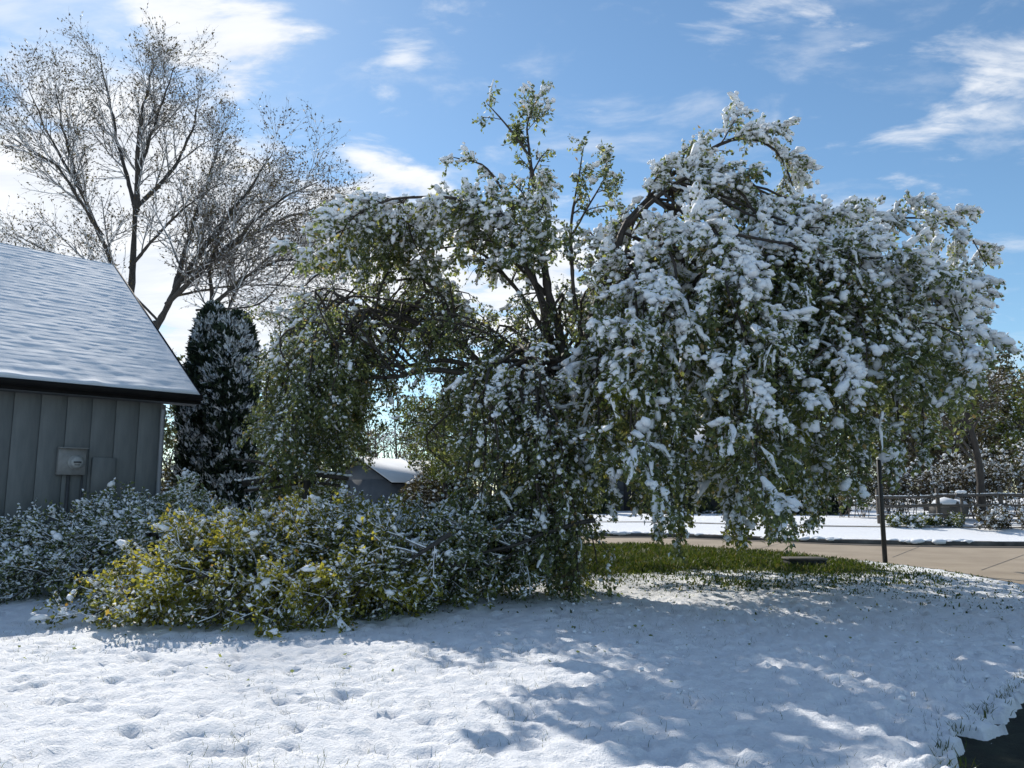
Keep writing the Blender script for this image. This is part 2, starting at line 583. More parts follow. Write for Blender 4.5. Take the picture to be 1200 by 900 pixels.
M['iron'] = simple_mat('dark_iron', (.008, .008, .009), (.025, .024, .022), 12, .6)
M['soil'] = simple_mat('wet_soil', (.012, .010, .008), (.05, .04, .03), 15, .9, .8, 60)


def ground_material():
    m, t = new_mat('snowy_lawn')
    tc = t.n('ShaderNodeTexCoord')
    cov = t.n('ShaderNodeAttribute', attribute_name='cover')
    n1 = t.n('ShaderNodeTexNoise', ins={'Vector': (tc, 3), 'Scale': 3.2, 'Detail': 8.0, 'Roughness': 0.68})
    n2 = t.n('ShaderNodeTexNoise', ins={'Vector': (tc, 3), 'Scale': 26.0, 'Detail': 6.0, 'Roughness': 0.7})
    s = t.math('ADD', t.math('MULTIPLY', n1, 0.6), t.math('MULTIPLY', n2, 0.55))
    f = t.smooth(t.math('ADD', t.math('MULTIPLY', (cov, 2), 1.3), t.math('SUBTRACT', s, 1.05)), 0.02, 0.22)
    n3 = t.n('ShaderNodeTexNoise', ins={'Vector': (tc, 3), 'Scale': 70.0, 'Detail': 4.0, 'Roughness': 0.6})
    grass = t.ramp(n3, [(.25, (.014, .018, .006)), (.5, (.04, .055, .012)), (.75, (.09, .10, .03))])
    snow = t.ramp(n2, [(.2, (.80, .825, .86)), (.6, (.88, .89, .91))])
    col = t.mix(f, (grass, 0), (snow, 0))
    hgt = t.math('ADD', n2, t.math('MULTIPLY', n3, 0.5))
    bp = t.n('ShaderNodeBump', ins={'Strength': 0.8, 'Distance': 0.025, 'Height': hgt})
    b = t.n('ShaderNodeBsdfPrincipled', ins={'Base Color': col, 'Roughness': 0.8, 'Specular IOR Level': 0.2, 'Normal': bp})
    t.n('ShaderNodeOutputMaterial', ins={0: b})
    return m


M['ground'] = ground_material()

# ------------------------------------------------------------------ ground, road, drive
ROAD_NEAR = np.array([(-120, 29), (-20, 26.4), (2.4, 24.8), (5.2, 23.6), (7.0, 21.3), (8.2, 18.9), (8.8, 17.0), (8.95, 15.0), (8.72, 13.2), (8.3, 10), (8.2, 0), (8.2, -60)], float)
ROAD_FAR = np.array([(-120, 38), (-20, 33.8), (3.1, 31.2), (8.0, 29.2), (11.3, 26.6), (16.6, 25.3), (30, 24.6), (120, 24)], float)


def smooth_line(pts, n):
    p3 = np.c_[pts, np.zeros(len(pts))]
    return spline(p3, n)[:, :2]


NEAR = smooth_line(ROAD_NEAR, 160)
FAR = smooth_line(ROAD_FAR, 140)
ROAD = np.vstack([NEAR, [(15, -60), (15.2, 13), (17, 17.5), (22, 19), (120, 18.5)], FAR[::-1]])
DRIVE = np.array([(1.85, 3.2), (2.43, 4.35), (2.62, 4.75), (2.72, 5.14), (3.06, 5.54), (3.3, 5.74), (4.02, 6.54), (6, 8.5), (8.8, 10.9), (8.8, -6), (0.5, -6), (0.9, 1)], float)


def inside(X, Y, poly):
    r = np.zeros(X.shape, bool)
    n = len(poly)
    for i in range(n):
        x1, y1 = poly[i]
        x2, y2 = poly[(i + 1) % n]
        if y1 == y2:
            continue
        c = ((y1 > Y) != (y2 > Y)) & (X < (x2 - x1) * (Y - y1) / (y2 - y1) + x1)
        r ^= c
    return r


def ss(x, a, b):
    t = np.clip((x - a) / (b - a), 0, 1)
    return t * t * (3 - 2 * t)


def base_height(X, Y):
    """broad shape of the land: flat lawn, a low bank beyond the road"""
    d = Y - np.interp(X, FAR[:, 0], FAR[:, 1])
    return (ss(d, 0.3, 7.0) * 0.5 + ss(d, 7, 60) * 0.5) * ss(X, -9, -1)


def cover_at(X, Y):
    """1 full snow, 0 bare grass (sheltered strip under the tree, beside the road)"""
    wob = (vnoise(np.stack([X, Y], -1), 0.45, 5) - .5) * 3.0
    edge = 16.2 + wob * 1.2 + 0.12 * np.abs(X - 4.5)
    c = 1 - ss(Y, edge - 5.2, edge + 1.8) * ss(X, -1.5, 1.0) * (1 - ss(X, 6.8, 8.8) * .62)
    c = np.maximum(c, ss(Y - np.interp(X, FAR[:, 0], FAR[:, 1]), -1.0, 0.5))
    c = np.maximum(c, 1 - ss(X, -4, -1))
    return c


def build_ground():
    xs = np.concatenate([-np.geomspace(14, 900, 26)[::-1], np.arange(-13.6, -7.5, .25), np.arange(-7.4, 2.3, 0.058), np.arange(2.3, 4.4, .024), np.arange(4.4, 7.4, .058), np.arange(7.45, 9.6, .1), np.arange(9.7, 26, .4), np.geomspace(27, 900, 24)])
    ys = np.concatenate([-np.geomspace(1, 200, 12)[::-1], np.linspace(-.5, 3.2, 8), np.arange(3.3, 8.5, 0.040), np.arange(8.53, 14, .085), np.arange(14.05, 24.5, 0.2), np.arange(24.6, 34, .25), np.geomspace(34.5, 1500, 40)])
    X, Y = np.meshgrid(xs, ys)
    P2 = np.stack([X, Y], -1)
    Z = base_height(X, Y)
    cov = cover_at(X, Y)
    near = np.exp(-np.maximum(Y - 12, 0) / 10) * np.exp(-np.maximum(np.abs(X) - 9, 0) / 6)
    rot = P2 @ np.array([[.8, .6], [-.6, .8]])
    lump = (vnoise(P2, .9, 1) - .5) * .025 + (vnoise(P2, 4.0, 2) - .5) * .012 + (vnoise(rot, 7.5, 3) - .5) * .020 + (vnoise(P2, 12.0, 4) - .5) * .030 + (vnoise(rot, 18.0, 6) - .5) * .046
    ridge = -np.abs(vnoise(rot + .3, 9.0, 8) - .5) * .035
    pits = -np.clip(vnoise(P2 @ np.array([[.6, -.8], [.8, .6]]), 6.5, 9) - .74, 0, 1) * .34
    h = 0.05 + (lump + ridge * .7 + pits) * near
    Z = Z + h * (0.15 + 0.85 * cov)
    rd = inside(X, Y, np.where((np.arange(len(ROAD)) >= len(ROAD) - len(FAR))[:, None], ROAD + [0, .15], ROAD))
    wv = np.stack([vnoise(P2, 5.0, 51) - .5, vnoise(P2, 5.0, 52) - .5], -1) * .22 + np.stack([vnoise(P2, 14.0, 53) - .5, vnoise(P2, 14.0, 54) - .5], -1) * .12
    dv = inside(X, Y, DRIVE)
    ed = np.full(X.shape, 9.0)
    nb = (X > .5) & (X < 10) & (Y > -7) & (Y < 12.5)
    el = smooth_line(DRIVE[:9], 90)
    pn = P2[nb]
    dd = np.full(len(pn), 9.0)
    for k in range(len(el) - 1):
        a_, v_ = el[k], el[k + 1] - el[k]
        t_ = np.clip(((pn - a_) @ v_) / (v_ @ v_), 0, 1)
        dd = np.minimum(dd, np.linalg.norm(pn - a_ - t_[:, None] * v_, axis=1))
    ed[nb] = dd
    ed = np.where(dv, ed, -ed) + wv.sum(-1) * .9
    Z = np.where(rd, -0.4, Z)
    dr = ss(ed, -.02, .06)
    Z = np.where(rd, Z, Z * (1 - dr) - .16 * dr)
    V = np.stack([X, Y, Z], -1).reshape(-1, 3)
    ny, nx = X.shape
    i = np.arange(ny * nx).reshape(ny, nx)
    q = np.stack([i[:-1, :-1], i[:-1, 1:], i[1:, 1:], i[1:, :-1]], -1).reshape(-1, 4)
    me = mesh_np('ground', V, [q], smooth=True)
    a = me.attributes.new('cover', 'FLOAT', 'POINT')
    a.data.foreach_set('value', cov.ravel().astype(np.float32))
    tag(link('ground', me, M['ground']), kind='structure')


build_ground()


def poly_sheet(name, poly, z, mat):
    import bmesh
    bm = bmesh.new()
    vs = [bm.verts.new((x, y, z)) for x, y in poly]
    f = bm.faces.new(vs)
    bmesh.ops.triangulate(bm, faces=[f])
    me = bpy.data.meshes.new(name)
    bm.to_mesh(me)
    bm.free()
    if me.polygons[0].normal.z < 0:
        me.flip_normals()
    return tag(link(name, me, mat), kind='structure')


poly_sheet('road', ROAD, -0.09, M['concrete'])
poly_sheet('driveway', np.vstack([DRIVE[:9] + [-.35, .25], DRIVE[9:]]), -0.035, M['asphalt'])


def strip(name, line, w, z0, z1, mat, side=1, label=None):
    """a kerb: rectangular section swept along a line"""
    t = np.gradient(line, axis=0)
    t /= np.linalg.norm(t, axis=1, keepdims=True)
    nrm = np.stack([-t[:, 1], t[:, 0]], 1) * side
    a, b = line, line + nrm * w
    n = len(line)
    V = np.concatenate([np.c_[a, np.full(n, z0)], np.c_[a, np.full(n, z1)], np.c_[b, np.full(n, z1)], np.c_[b, np.full(n, z0)]])
    i = np.arange(n - 1)
    q = []
    for k in range(4):
        k2 = (k + 1) % 4
        q.append(np.stack([k * n + i, k * n + i + 1, k2 * n + i + 1, k2 * n + i], 1))
    return tag(link(name, mesh_np(name, V, [np.concatenate(q)]), mat), kind='structure')


strip('kerb_far', FAR, 0.45, -0.2, 0.045, M['kerb'], 1)
strip('gutter', FAR - [0, .9], 0.895, -0.2, -0.084, M['gutter'], 1)
strip('kerb_near', NEAR, 0.15, -0.2, 0.01, M['kerb'], 1)
# bare line where a pavement edge shows through the snow across the road
pe = FAR + np.array([0, 3.9])
V_ = []
nP = len(pe)
for off in (0, 0.16):
    yy = pe[:, 1] + off
    V_.append(np.c_[pe[:, 0], yy, base_height(pe[:, 0], yy) + 0.075])
i_ = np.arange(nP - 1)
tag(link('pavement', mesh_np('pavement', np.concatenate(V_), [np.stack([i_, i_ + 1, nP + i_ + 1, nP + i_], 1)]), M['kerb']), kind='structure')


# expansion joints in the road
road = bpy.data.objects['road']
for (pa, pb_) in (((1046, 653), (1084, 638)), ((880, 645), (935, 632)), ((1150, 668), (1200, 650))):
    a_, b_ = on_ground(*pa, -.086), on_ground(*pb_, -.086)
    t_ = norm(b_ - a_)
    n_ = np.array([-t_[1], t_[0], 0]) * .014
    link('joint', mesh_np('joint', [a_ - n_, b_ - n_, b_ + n_, a_ + n_], [np.array([[0, 1, 2, 3]])]), M['kerb'], road)
# ragged lumps of snow along the far kerb
kb = FAR[(FAR[:, 0] > -12) & (FAR[:, 0] < 24)]
kp = np.concatenate([kb[:-1] + (kb[1:] - kb[:-1]) * f for f in np.linspace(0, 1, 24, endpoint=False)])
kk = vnoise(kp, .9, 17) > .38
kp = kp[kk & (rng.random(len(kp)) < .8)]
C_ = np.c_[kp[:, 0], kp[:, 1] + rng.uniform(.0, .45, len(kp)), np.full(len(kp), .03)]
V_, f_ = blobs(C_, .07 + .13 * rng.random(len(kp)) ** 2, np.broadcast_to([1.0, 0, 0], C_.shape), 1.6, .55)
tag(link('snow_bank', mesh_np('snow_bank', V_, [f_], True), M['snow']), 'ragged ridge of snow lumps along the far kerb', 'snow', kind='stuff')


# grass: blades standing in the sheltered strip and poking through the snow
def grass_blades():
    n = 78000
    X = rng.uniform(-3, 9.2, n)
    Y = rng.uniform(10.5, 24.8, n)
    c = cover_at(X, Y)
    clump = vnoise(np.stack([X, Y], -1), 2.2, 21)
    keep = (rng.random(n) < np.clip(1.15 - c * 1.1, 0.0, 1) * (0.35 + 0.9 * clump)) & ~inside(X, Y, ROAD)
    X, Y, c = X[keep], Y[keep], c[keep]
    # thin scatter over the lit lawn
    m = 18000
    x2, y2 = rng.uniform(-6, 7, m), 3.8 + 9 * rng.random(m) ** 1.3
    cl = vnoise(np.stack([x2, y2], -1), 1.3, 22)
    k2 = (rng.random(m) < np.clip((cl - .35) * 2.4, 0, 1)) & ~inside(x2, y2, DRIVE)
    # ragged edge along the driveway
    e = smooth_line(DRIVE[:9], 60)
    NE = 900
    ei = rng.integers(0, 60, NE)
    x3, y3 = e[ei, 0] + rng.normal(0, .05, NE), e[ei, 1] + rng.normal(0, .05, NE)
    Xa = np.concatenate([X, x2[k2], x3])
    Ya = np.concatenate([Y, y2[k2], y3])
    H = np.concatenate([rng.uniform(.035, .105, len(X)) * (.6 + .9 * vnoise(np.stack([X, Y], -1), 1.1, 23)) * (1 - .45 * c), rng.uniform(.035, .075, k2.sum()), rng.uniform(.035, .07, NE)])
    W = np.concatenate([np.full(len(X), .016), np.full(k2.sum(), .0018), np.full(NE, .0035)])
    N = len(Xa)
    B = np.stack([Xa, Ya, np.full(N, .015)], 1)
    a = rng.random(N) * 6.283
    side = np.stack([np.cos(a), np.sin(a), np.zeros(N)], 1) * W[:, None]
    lean = np.stack([rng.normal(0, .4, N), rng.normal(0, .4, N), np.ones(N)], 1)
    mid = B + lean * (H * .55)[:, None]
    lean2 = lean + np.stack([rng.normal(0, .6, N), rng.normal(0, .6, N), np.zeros(N)], 1)
    tip = mid + lean2 * (H * .45)[:, None]
    V = np.stack([B - side, B + side, mid + side * .7, mid - side * .7, tip], 1).reshape(-1, 3)
    k = (np.arange(N) * 5)[:, None]
    me = mesh_np('grass', V, [k + np.array([[0, 1, 2, 3]]), k + np.array([[3, 2, 4]])])
    tag(link('grass', me, M['blade']), 'green grass blades under the tree and poking through the snow', 'grass', kind='stuff')


grass_blades()


# snow clods and bits of leaf shaken down from the tree
def litter():
    n = 700
    X, Y = rng.uniform(.5, 8, n), 6 + 8 * rng.random(n)
    k = (vnoise(np.stack([X, Y], -1), .8, 33) > .42) & ~inside(X, Y, DRIVE) & ~inside(X, Y, ROAD)
    C = np.stack([X, Y, np.full(n, .055)], 1)[k]
    V, f = blobs(C, .010 + .02 * rng.random(len(C)) ** 3, None, 1, .7)
    tag(link('snow_clods', mesh_np('snow_clods', V, [f], True), M['snow']), 'small clods of snow dropped from the tree onto the lawn', 'snow', kind='stuff')
    n = 420
    X, Y = rng.uniform(-5, 8.5, n), 6.5 + 9 * rng.random(n) ** .8
    k = ~inside(X, Y, ROAD)
    C = np.stack([X, Y, np.full(n, .072)], 1)[k]
    V, q = leaves_mesh(C, norm(rng.normal(size=(len(C), 3)) * [1, 1, .15]), np.full(len(C), .042), 0, .12, .6)
    tag(link('leaf_litter', mesh_np('leaf_litter', V, [q]), M['leaf']), 'torn leaves and bits of twig strewn over the snow', 'leaves', kind='stuff')


litter()


# ------------------------------------------------------------------ trees
def build_tree(name, label, base, parts, leaf, mats, cat='tree', group=None, snow=None, trunk_idx=(0,), floor=None):
    """parts: list of dicts {limbs:[(pts, r0, r1)], kind:'trunk'|'limb'|'bough', lv:[sprout params...], leaves:n, leaf_t0, size}"""
    root = empty(name, base, label, cat, group)
    base = np.asarray(base, float)
    tw_V, tw_F, tw_n = [], [], 0
    LS, LT, LZ = [], [], []
    SS, ST, RM, DR = [], [], [], []
    for p in parts:
        K = p.get('K', 34 if p['kind'] != 'bough' else 18)
        PL = np.stack([spline(l[0], K) for l in p['limbs']])
        wig = p.get('wiggle', 0.0)
        if wig:
            w = (vnoise(PL, 1.3, 31)[..., None] - .5) * 0 + np.stack([vnoise(PL, 1.6, s) - .5 for s in (41, 42, 43)], -1) * wig
            w *= np.linspace(0, 1, K)[None, :, None] ** .5
            PL = PL + w
        if floor is not None and p['kind'] != 'trunk':
            PL[..., 2] = np.maximum(PL[..., 2], floor)
        RL = np.stack([np.linspace(1, 0, K) ** p.get('tp', .8) * (l[1] - l[2]) + l[2] for l in p['limbs']])
        if p['kind'] in ('trunk', 'limb'):
            for a in range(len(PL)):
                V, q = tubes(PL[a:a + 1], RL[a:a + 1] * (1 + .08 * rng.normal(size=RL[a:a + 1].shape)), 10)
                link(p['kind'], mesh_np(p['kind'], V, [q], True, base), mats[0], root)
        else:
            V, q = tubes(PL, RL, 5)
            tw_V.append(V); tw_F.append(q + tw_n); tw_n += len(V)
        cur = [(PL, RL)]
        allt = []
        for li, lv in enumerate(p.get('lv', [])):
            nxt = []
            for (a, b) in cur:
                Q, R = sprout(a, b, floor=floor, **lv)
                nxt.append((Q, R))
                thin = rng.random(len(Q)) < (1 if li == 0 or p['kind'] != 'bough' else .42)
                V, q = tubes(Q[thin], R[thin], 4 if li == 0 else 3)
                if p.get('drape'):
                    DR.append((Q, p['drape'] * (.22 if li == 0 else 1.0)))
                if li < 2 and p.get('rime'):
                    RM.append(tubes(Q[thin][:, ::1 + li] + [0, 0, .006], R[thin][:, ::1 + li] * 1.0 + .0025 + .002 * li, 3))
                tw_V.append(V); tw_F.append(q + tw_n); tw_n += len(V)
            cur = nxt
            allt += nxt
        nl = p.get('leaves', 0)
        if nl and allt:
            Q = allt[-1][0]
            S, T = points_on(Q, nl, p.get('leaf_t0', .1), 1.0)
            LS.append(S); LT.append(T); LZ.append(np.full(len(S), p.get('size', leaf['size'])))
            if len(allt) > 1 and p.get('leaves2', 0):
                S, T = points_on(allt[-2][0], p['leaves2'], .3, 1.0)
                LS.append(S); LT.append(T); LZ.append(np.full(len(S), p.get('size', leaf['size'])))
            if p.get('snowy', 1.0) > 0:
                S, T = points_on(Q, p.get('snow_n', 3), .05, 1.0)
                SS.append(np.c_[S, np.full(len(S), p.get('snowy', 1.0))]); ST.append(T)
    if tw_V:
        tag(link('branches', mesh_np('branches', np.concatenate(tw_V), [np.concatenate(tw_F)], False, base), mats[1], root), kind='stuff')
    S, T, Z = np.concatenate(LS), np.concatenate(LT), np.concatenate(LZ)
    S = S + rng.normal(size=S.shape) * leaf.get('scatter', .025)
    V, q = leaves_mesh(S, T, Z, leaf.get('droop', .5), leaf.get('spread', .8), leaf.get('wide', .62))
    if floor is not None:
        V[:, 2] = np.maximum(V[:, 2], .03)
    leafV, leafS = V.reshape(-1, 4, 3), S
    link('crown', mesh_np('crown', V, [q], False, base), mats[2], root)
    if snow:
        S4, T = np.concatenate(SS), np.concatenate(ST)
        S, sn = S4[:, :3], S4[:, 3]
        d = depth_below_top(S, snow.get('cell', .4))
        pat = vnoise(S * [1, 1, .5], snow.get('pat', 1.6), 77) * .65 + vnoise(S * [1, 1, .6], snow.get('pat', 1.6) * 2.6, 79) * .35
        ex = np.clip(np.exp(-d / snow.get('h', .6)) + snow.get('base', 0), 0, 1) * sn
        VV, FF, n0 = [], [], 0
        # heavy clumps on the exposed shoots
        pr = np.clip(ex * snow['big'] * np.clip((pat - .40 + .16 * np.exp(-d / .45)) * 4.2, 0, 1.3), 0, 1)
        k = rng.random(len(S)) < pr
        C, t = S[k], T[k]
        if len(C):
            r = snow['r'] * (0.55 + .9 * rng.random(len(C)) ** 1.5) * (.6 + .4 * sn[k].clip(0, 1))
            C = C + np.array([0, 0, .45]) * r[:, None]
            V, f = blobs(C, r, t, 1.1 + 1.1 * rng.random(len(C)), .72, fine=snow.get('fine', False), jit=.22)
            VV.append(V); FF.append(f + n0); n0 += len(V)
            # satellites, so that clumps read as lumpy and hang down the shoot
            ns = snow.get('sat', 2)
            for j in range(ns):
                C2 = C + rng.normal(size=C.shape) * (r * .75)[:, None] + t * (r * rng.uniform(-.9, 1.2, len(C)))[:, None]
                V, f = blobs(C2, r * rng.uniform(.35, .8, len(C)), t, 1.5, .75, jit=.22, tiny=j > 0)
                VV.append(V); FF.append(f + n0); n0 += len(V)
        # snow lying in lumpy ropes along whole shoots
        if DR:
            mids = np.concatenate([q_[:, q_.shape[1] // 2] for q_, _ in DR])
            dm = depth_below_top(mids, .4)
            pm = vnoise(mids * [1, 1, .6], 1.5, 91)
            i0 = 0
            for q_, wt in DR:
                nq, kq = q_.shape[:2]
                dd, pp = dm[i0:i0 + nq], pm[i0:i0 + nq]
                i0 += nq
                kk = rng.random(nq) < wt * (.30 + .70 * np.exp(-dd / .8)) * np.clip((pp - .3) * 3.5, 0, 1.2)
                g = q_[kk]
                if not len(g):
                    continue
                # finer centre line with lumps
                if kq > 4:
                    m_ = 2 * kq - 1
                    fine = np.empty((len(g), m_, 3))
                    fine[:, ::2] = g
                    fine[:, 1::2] = (g[:, 1:] + g[:, :-1]) / 2
                else:
                    m_, fine = kq, g.copy()
                rad = snow['r'] * .62 * (.55 + .8 * rng.random((len(g), m_))) * (.6 + .7 * rng.random((len(g), 1)))
                rad[:, 0] *= .5
                rad[:, -1] *= .35
                fine = fine + rng.normal(size=fine.shape) * .012
                fine[..., 2] += rad * .55
                V, f = tubes(fine, rad, 6 if kq > 4 else 5)
                V = V + rng.normal(size=V.shape) * .006
                VV.append(V); FF.append(np.concatenate([f[:, :3], f[:, [0, 2, 3]]]) + n0); n0 += len(V)
                V, f = blobs(fine[:, -1], rad[:, -2] * .8, None, 1, .9, tiny=True)
                VV.append(V); FF.append(f + n0); n0 += len(V)
        # dusting on leaves and shoots everywhere else
        k = rng.random(len(S)) < snow['dust'] * (.35 + .65 * np.exp(-d / 1.5)) * np.clip((pat - .2) * 2, .25, 1.3)
        C, t = S[k], T[k]
        r = snow.get('rd', .03) * (.6 + .9 * rng.random(len(C)))
        C = C + np.array([0, 0, .35]) * r[:, None] + rng.normal(size=C.shape) * .03
        V, f = blobs(C, r * 1.15, t, 1.0 + 1.3 * rng.random(len(C)), .65, tiny=True)
        VV.append(V); FF.append(f + n0); n0 += len(V)
        for (V, f) in RM:
            VV.append(V); FF.append(np.concatenate([f[:, :3], f[:, [0, 2, 3]]]) + n0); n0 += len(V)
        # thin caps of snow lying on single leaves
        dl = depth_below_top(leafS, snow.get('cell', .4))
        k = rng.random(len(leafS)) < snow.get('cap', .4) * (.40 + .60 * np.exp(-dl / .9)) * np.clip(vnoise(leafS, snow.get('pat', 1.6) * 1.4, 78) * 2.2 - .25, .15, 1.3)
        Q = leafV[k]
        c = Q.mean(1, keepdims=True)
        Q = c + (Q - c) * rng.uniform(.75, 1.05, (len(Q), 1, 1)) + np.array([0, 0, .016])
        f = np.arange(len(Q) * 4).reshape(-1, 4)
        VV.append(Q.reshape(-1, 3)); FF.append(np.concatenate([f[:, :3], f[:, [0, 2, 3]]]) + n0)
        V = np.concatenate(VV)
        if floor is not None:
            V[:, 2] = np.maximum(V[:, 2], .02)
        o = link('snow', mesh_np('snow', V, [np.concatenate(FF)], True, base), M['snow'], root)
        o['kind'] = 'stuff'
    return root


def W(*pts):
    return [at(*p) for p in pts]


# ---- the big broken tree on the lawn
at_ = at


def big_tree():
    SC = .88

    def at(px, py, d):
        return at_(px, py, d * SC)

    def W(*pts):
        return [at(*p) for p in pts]
    Y = 15.0
    base = at(667, 676, Y)
    base[2] = 0
    parts = []
    parts.append(dict(kind='trunk', limbs=[([base + [0, 0, -.1], base + [0, 0, .15], at(664, 600, 14.9), at(668, 540, Y), at(670, 490, Y), at(668, 440, Y)], .25, .16)]))
    leader = dict(kind='limb', wiggle=.16, tp=1.1, limbs=[
        (W((668, 450, Y), (655, 390, Y), (641, 330, 15.1), (630, 250, 15.2), (622, 190, 15.2), (606, 165, 15.2), (590, 145, 15.2), (568, 122, 15.1)), .105, .009),
        (W((624, 205, 15.2), (619, 165, 15.3), (618, 145, 15.3), (624, 122, 15.4)), .035, .007),
        ],
        lv=[dict(m=12, t0=.32, t1=1, ang=46, length=.62, K=7, trop=-.03, jit=.10, up=.3, tipshrink=.35),
            dict(m=5, t0=.2, t1=1, ang=48, length=.34, K=3, trop=-.12, jit=.12)],
        size=.075, leaves=9, leaves2=6, snowy=.45, snow_n=4, drape=.1)
    parts.append(leader)
    up_limbs = leader['limbs']
    leader = dict(kind='limb', wiggle=.16, tp=1.1, limbs=[
        (W((650, 380, 15.0), (610, 300, 14.8), (575, 255, 14.6), (530, 232, 14.4), (470, 232, 14.2), (415, 245, 14.1), (388, 275, 14.0)), .055, .009),
        (W((640, 345, 15.1), (598, 300, 15.4), (560, 268, 15.6), (500, 262, 15.8), (440, 272, 16), (405, 310, 16)), .05, .009),
        (W((645, 400, 15.1), (600, 330, 15.6), (555, 290, 16), (510, 290, 16.2), (470, 320, 16.4)), .05, .009)],
        lv=[dict(m=14, t0=.3, t1=1, ang=50, length=.88, K=8, trop=-.07, jit=.10, up=.4, tipshrink=.5),
            dict(m=8, t0=.15, t1=1, ang=48, length=0.50, K=3, trop=-.30, jit=.12)],
        size=.078, leaves=11, leaves2=8, snowy=.7, snow_n=5, drape=.3)
    parts.append(leader)
    UL_PTS = [p for l in up_limbs + leader['limbs'] for p in spline(l[0], 20)[6:18]]
    UL = []
    for i in range(18):
        ex = rng.uniform(392, 640)
        ey = np.interp(ex, [390, 430, 500, 560, 640], [262, 252, 245, 232, 215]) + rng.uniform(0, 42 if ex < 590 else 120)
        ap = at(ex, ey, rng.uniform(13.4, 17.6))
        dist = [np.linalg.norm(c - ap) for c in UL_PTS]
        st = UL_PTS[int(np.argsort(dist)[rng.integers(4, 14)])]
        tp = ap + [rng.normal(-.25, .3), rng.normal(0, .3), -rng.uniform(.15, .55)]
        UL.append(([st, st * .5 + ap * .5 + [0, 0, .2], ap, tp], .022, .006))
    parts.append(dict(kind='bough', wiggle=.3, K=12, limbs=UL,
                      lv=[dict(m=9, t0=.25, t1=1, ang=52, length=.55, K=5, trop=-.10, jit=.12, up=.3, tipshrink=.3), dict(m=6, t0=.1, t1=1, ang=45, length=.32, K=3, trop=-.25, jit=.12)],
                      size=.085, leaves=11, leaves2=4, snowy=.6, snow_n=4, drape=.35))
    ups = dict(kind='limb', wiggle=.1, limbs=[
        (W((684, 420, Y), (672, 330, 14.6), (668, 270, 14.5), (676, 220, 14.5), (686, 172, 14.5)), .05, .006),
        (W((668, 280, 14.5), (690, 240, 14.4), (712, 205, 14.3), (718, 190, 14.3)), .025, .006),
        (W((650, 430, 15), (628, 330, 15.5), (596, 240, 15.8), (570, 195, 16), (528, 185, 16)), .06, .008)],
        lv=[dict(m=8, t0=.35, t1=1, ang=45, length=0.54, K=6, trop=-.02, jit=.12), dict(m=5, t0=.2, t1=1, ang=50, length=0.32, K=5, trop=-.08, jit=.12)],
        leaves=12, leaves2=8, snowy=.5, snow_n=4)
    parts.append(ups)
    right = dict(kind='limb', wiggle=.16, tp=1.25, limbs=[
        (W((670, 460, Y), (690, 385, Y), (718, 310, 15.2), (738, 255, 15.4), (790, 203, 15.6), (845, 168, 15.8), (893, 165, 15.9), (925, 205, 15.9), (938, 255, 15.8)),   .10, .012),
        (W((735, 265, 15.4), (775, 225, 15), (835, 205, 14.7), (880, 215, 14.5), (905, 260, 14.4)), .05, .009),
        (W((690, 400, Y), (760, 345, 15.3), (850, 325, 15.6), (930, 308, 15.8), (965, 290, 15.9), (1015, 262, 16), (1080, 256, 16), (1128, 274, 16), (1158, 312, 15.9)), .07, .010),
        (W((700, 420, Y), (790, 350, 14.2), (880, 315, 13.6), (980, 305, 13.2), (1055, 308, 13), (1112, 365, 12.9)), .065, .010),
        (W((690, 430, Y), (730, 330, 14.2), (790, 275, 13.4), (840, 265, 12.9), (870, 300, 12.6), (885, 370, 12.4)), .065, .010)],
        lv=[dict(m=28, t0=.30, t1=1, ang=56, length=.64, K=7, trop=-.14, jit=.1, up=.35, tipshrink=.3),
            dict(m=9, t0=.15, t1=1, ang=48, length=0.50, K=3, trop=-.32, jit=.12)],
        size=.074, leaves=16, leaves2=8, snowy=.9, snow_n=7, drape=.75)
    parts.append(right)
    # the bent boughs of the right half: up from the crotch, over, and hanging
    topx = [690, 730, 780, 830, 880, 930, 980, 1030, 1080, 1130, 1170, 1200]
    topy = [390, 310, 262, 275, 305, 340, 345, 325, 315, 325, 360, 420]
    botx = [680, 720, 770, 810, 870, 930, 970, 1010, 1060, 1100, 1150, 1200]
    boty = [515, 552, 580, 598, 598, 572, 560, 525, 500, 470, 455, 440]
    RL_PTS = [p for l in right['limbs'] for p in spline(l[0], 20)[4:13]]
    B = []
    for i in range(70):
        f = (i + rng.random()) / 70
        ax = 715 + 385 * f
        dy = rng.uniform(-3.3, 2.4)
        ap = at(ax, np.interp(ax, topx, topy) + rng.uniform(8, 75), 15 + dy * .8)
        tx = np.clip(ax + rng.normal(14, 38) + (14 if f > .8 else -12 if f < .2 else 0), 690, 1140)
        tipY = 15 + dy * 1.05
        tp = at(tx, np.interp(tx, botx, boty) - 150 * rng.random() ** 1.5, tipY)
        cand = [c for c in RL_PTS if abs(c[1] - (15 + dy * .6) * SC) < 1.5 and c[0] < ap[0] + .2] or RL_PTS[:6]
        st = cand[rng.integers(len(cand))]
        m1 = st * .45 + ap * .55 + [0, 0, .3]
        m2 = ap * .45 + tp * .55 + [(tp[0] - ap[0]) * .18, (tp[1] - ap[1]) * .2, .35]
        B.append(([st, m1, ap, m2, tp], .028, .006))
    parts.append(dict(kind='bough', wiggle=.35, limbs=B,
                      lv=[dict(m=14, t0=.25, t1=1, ang=52, length=0.85, K=7, trop=-.14, up=.3, jit=.12, tipshrink=.3),
                          dict(m=7, t0=.1, t1=1, ang=45, length=0.45, K=3, trop=-.38, jit=.12)],
                      size=.077, leaves=18, leaves2=6, snowy=1.0, snow_n=6, drape=.85))
    # boughs on the far side of the crown
    BB = []
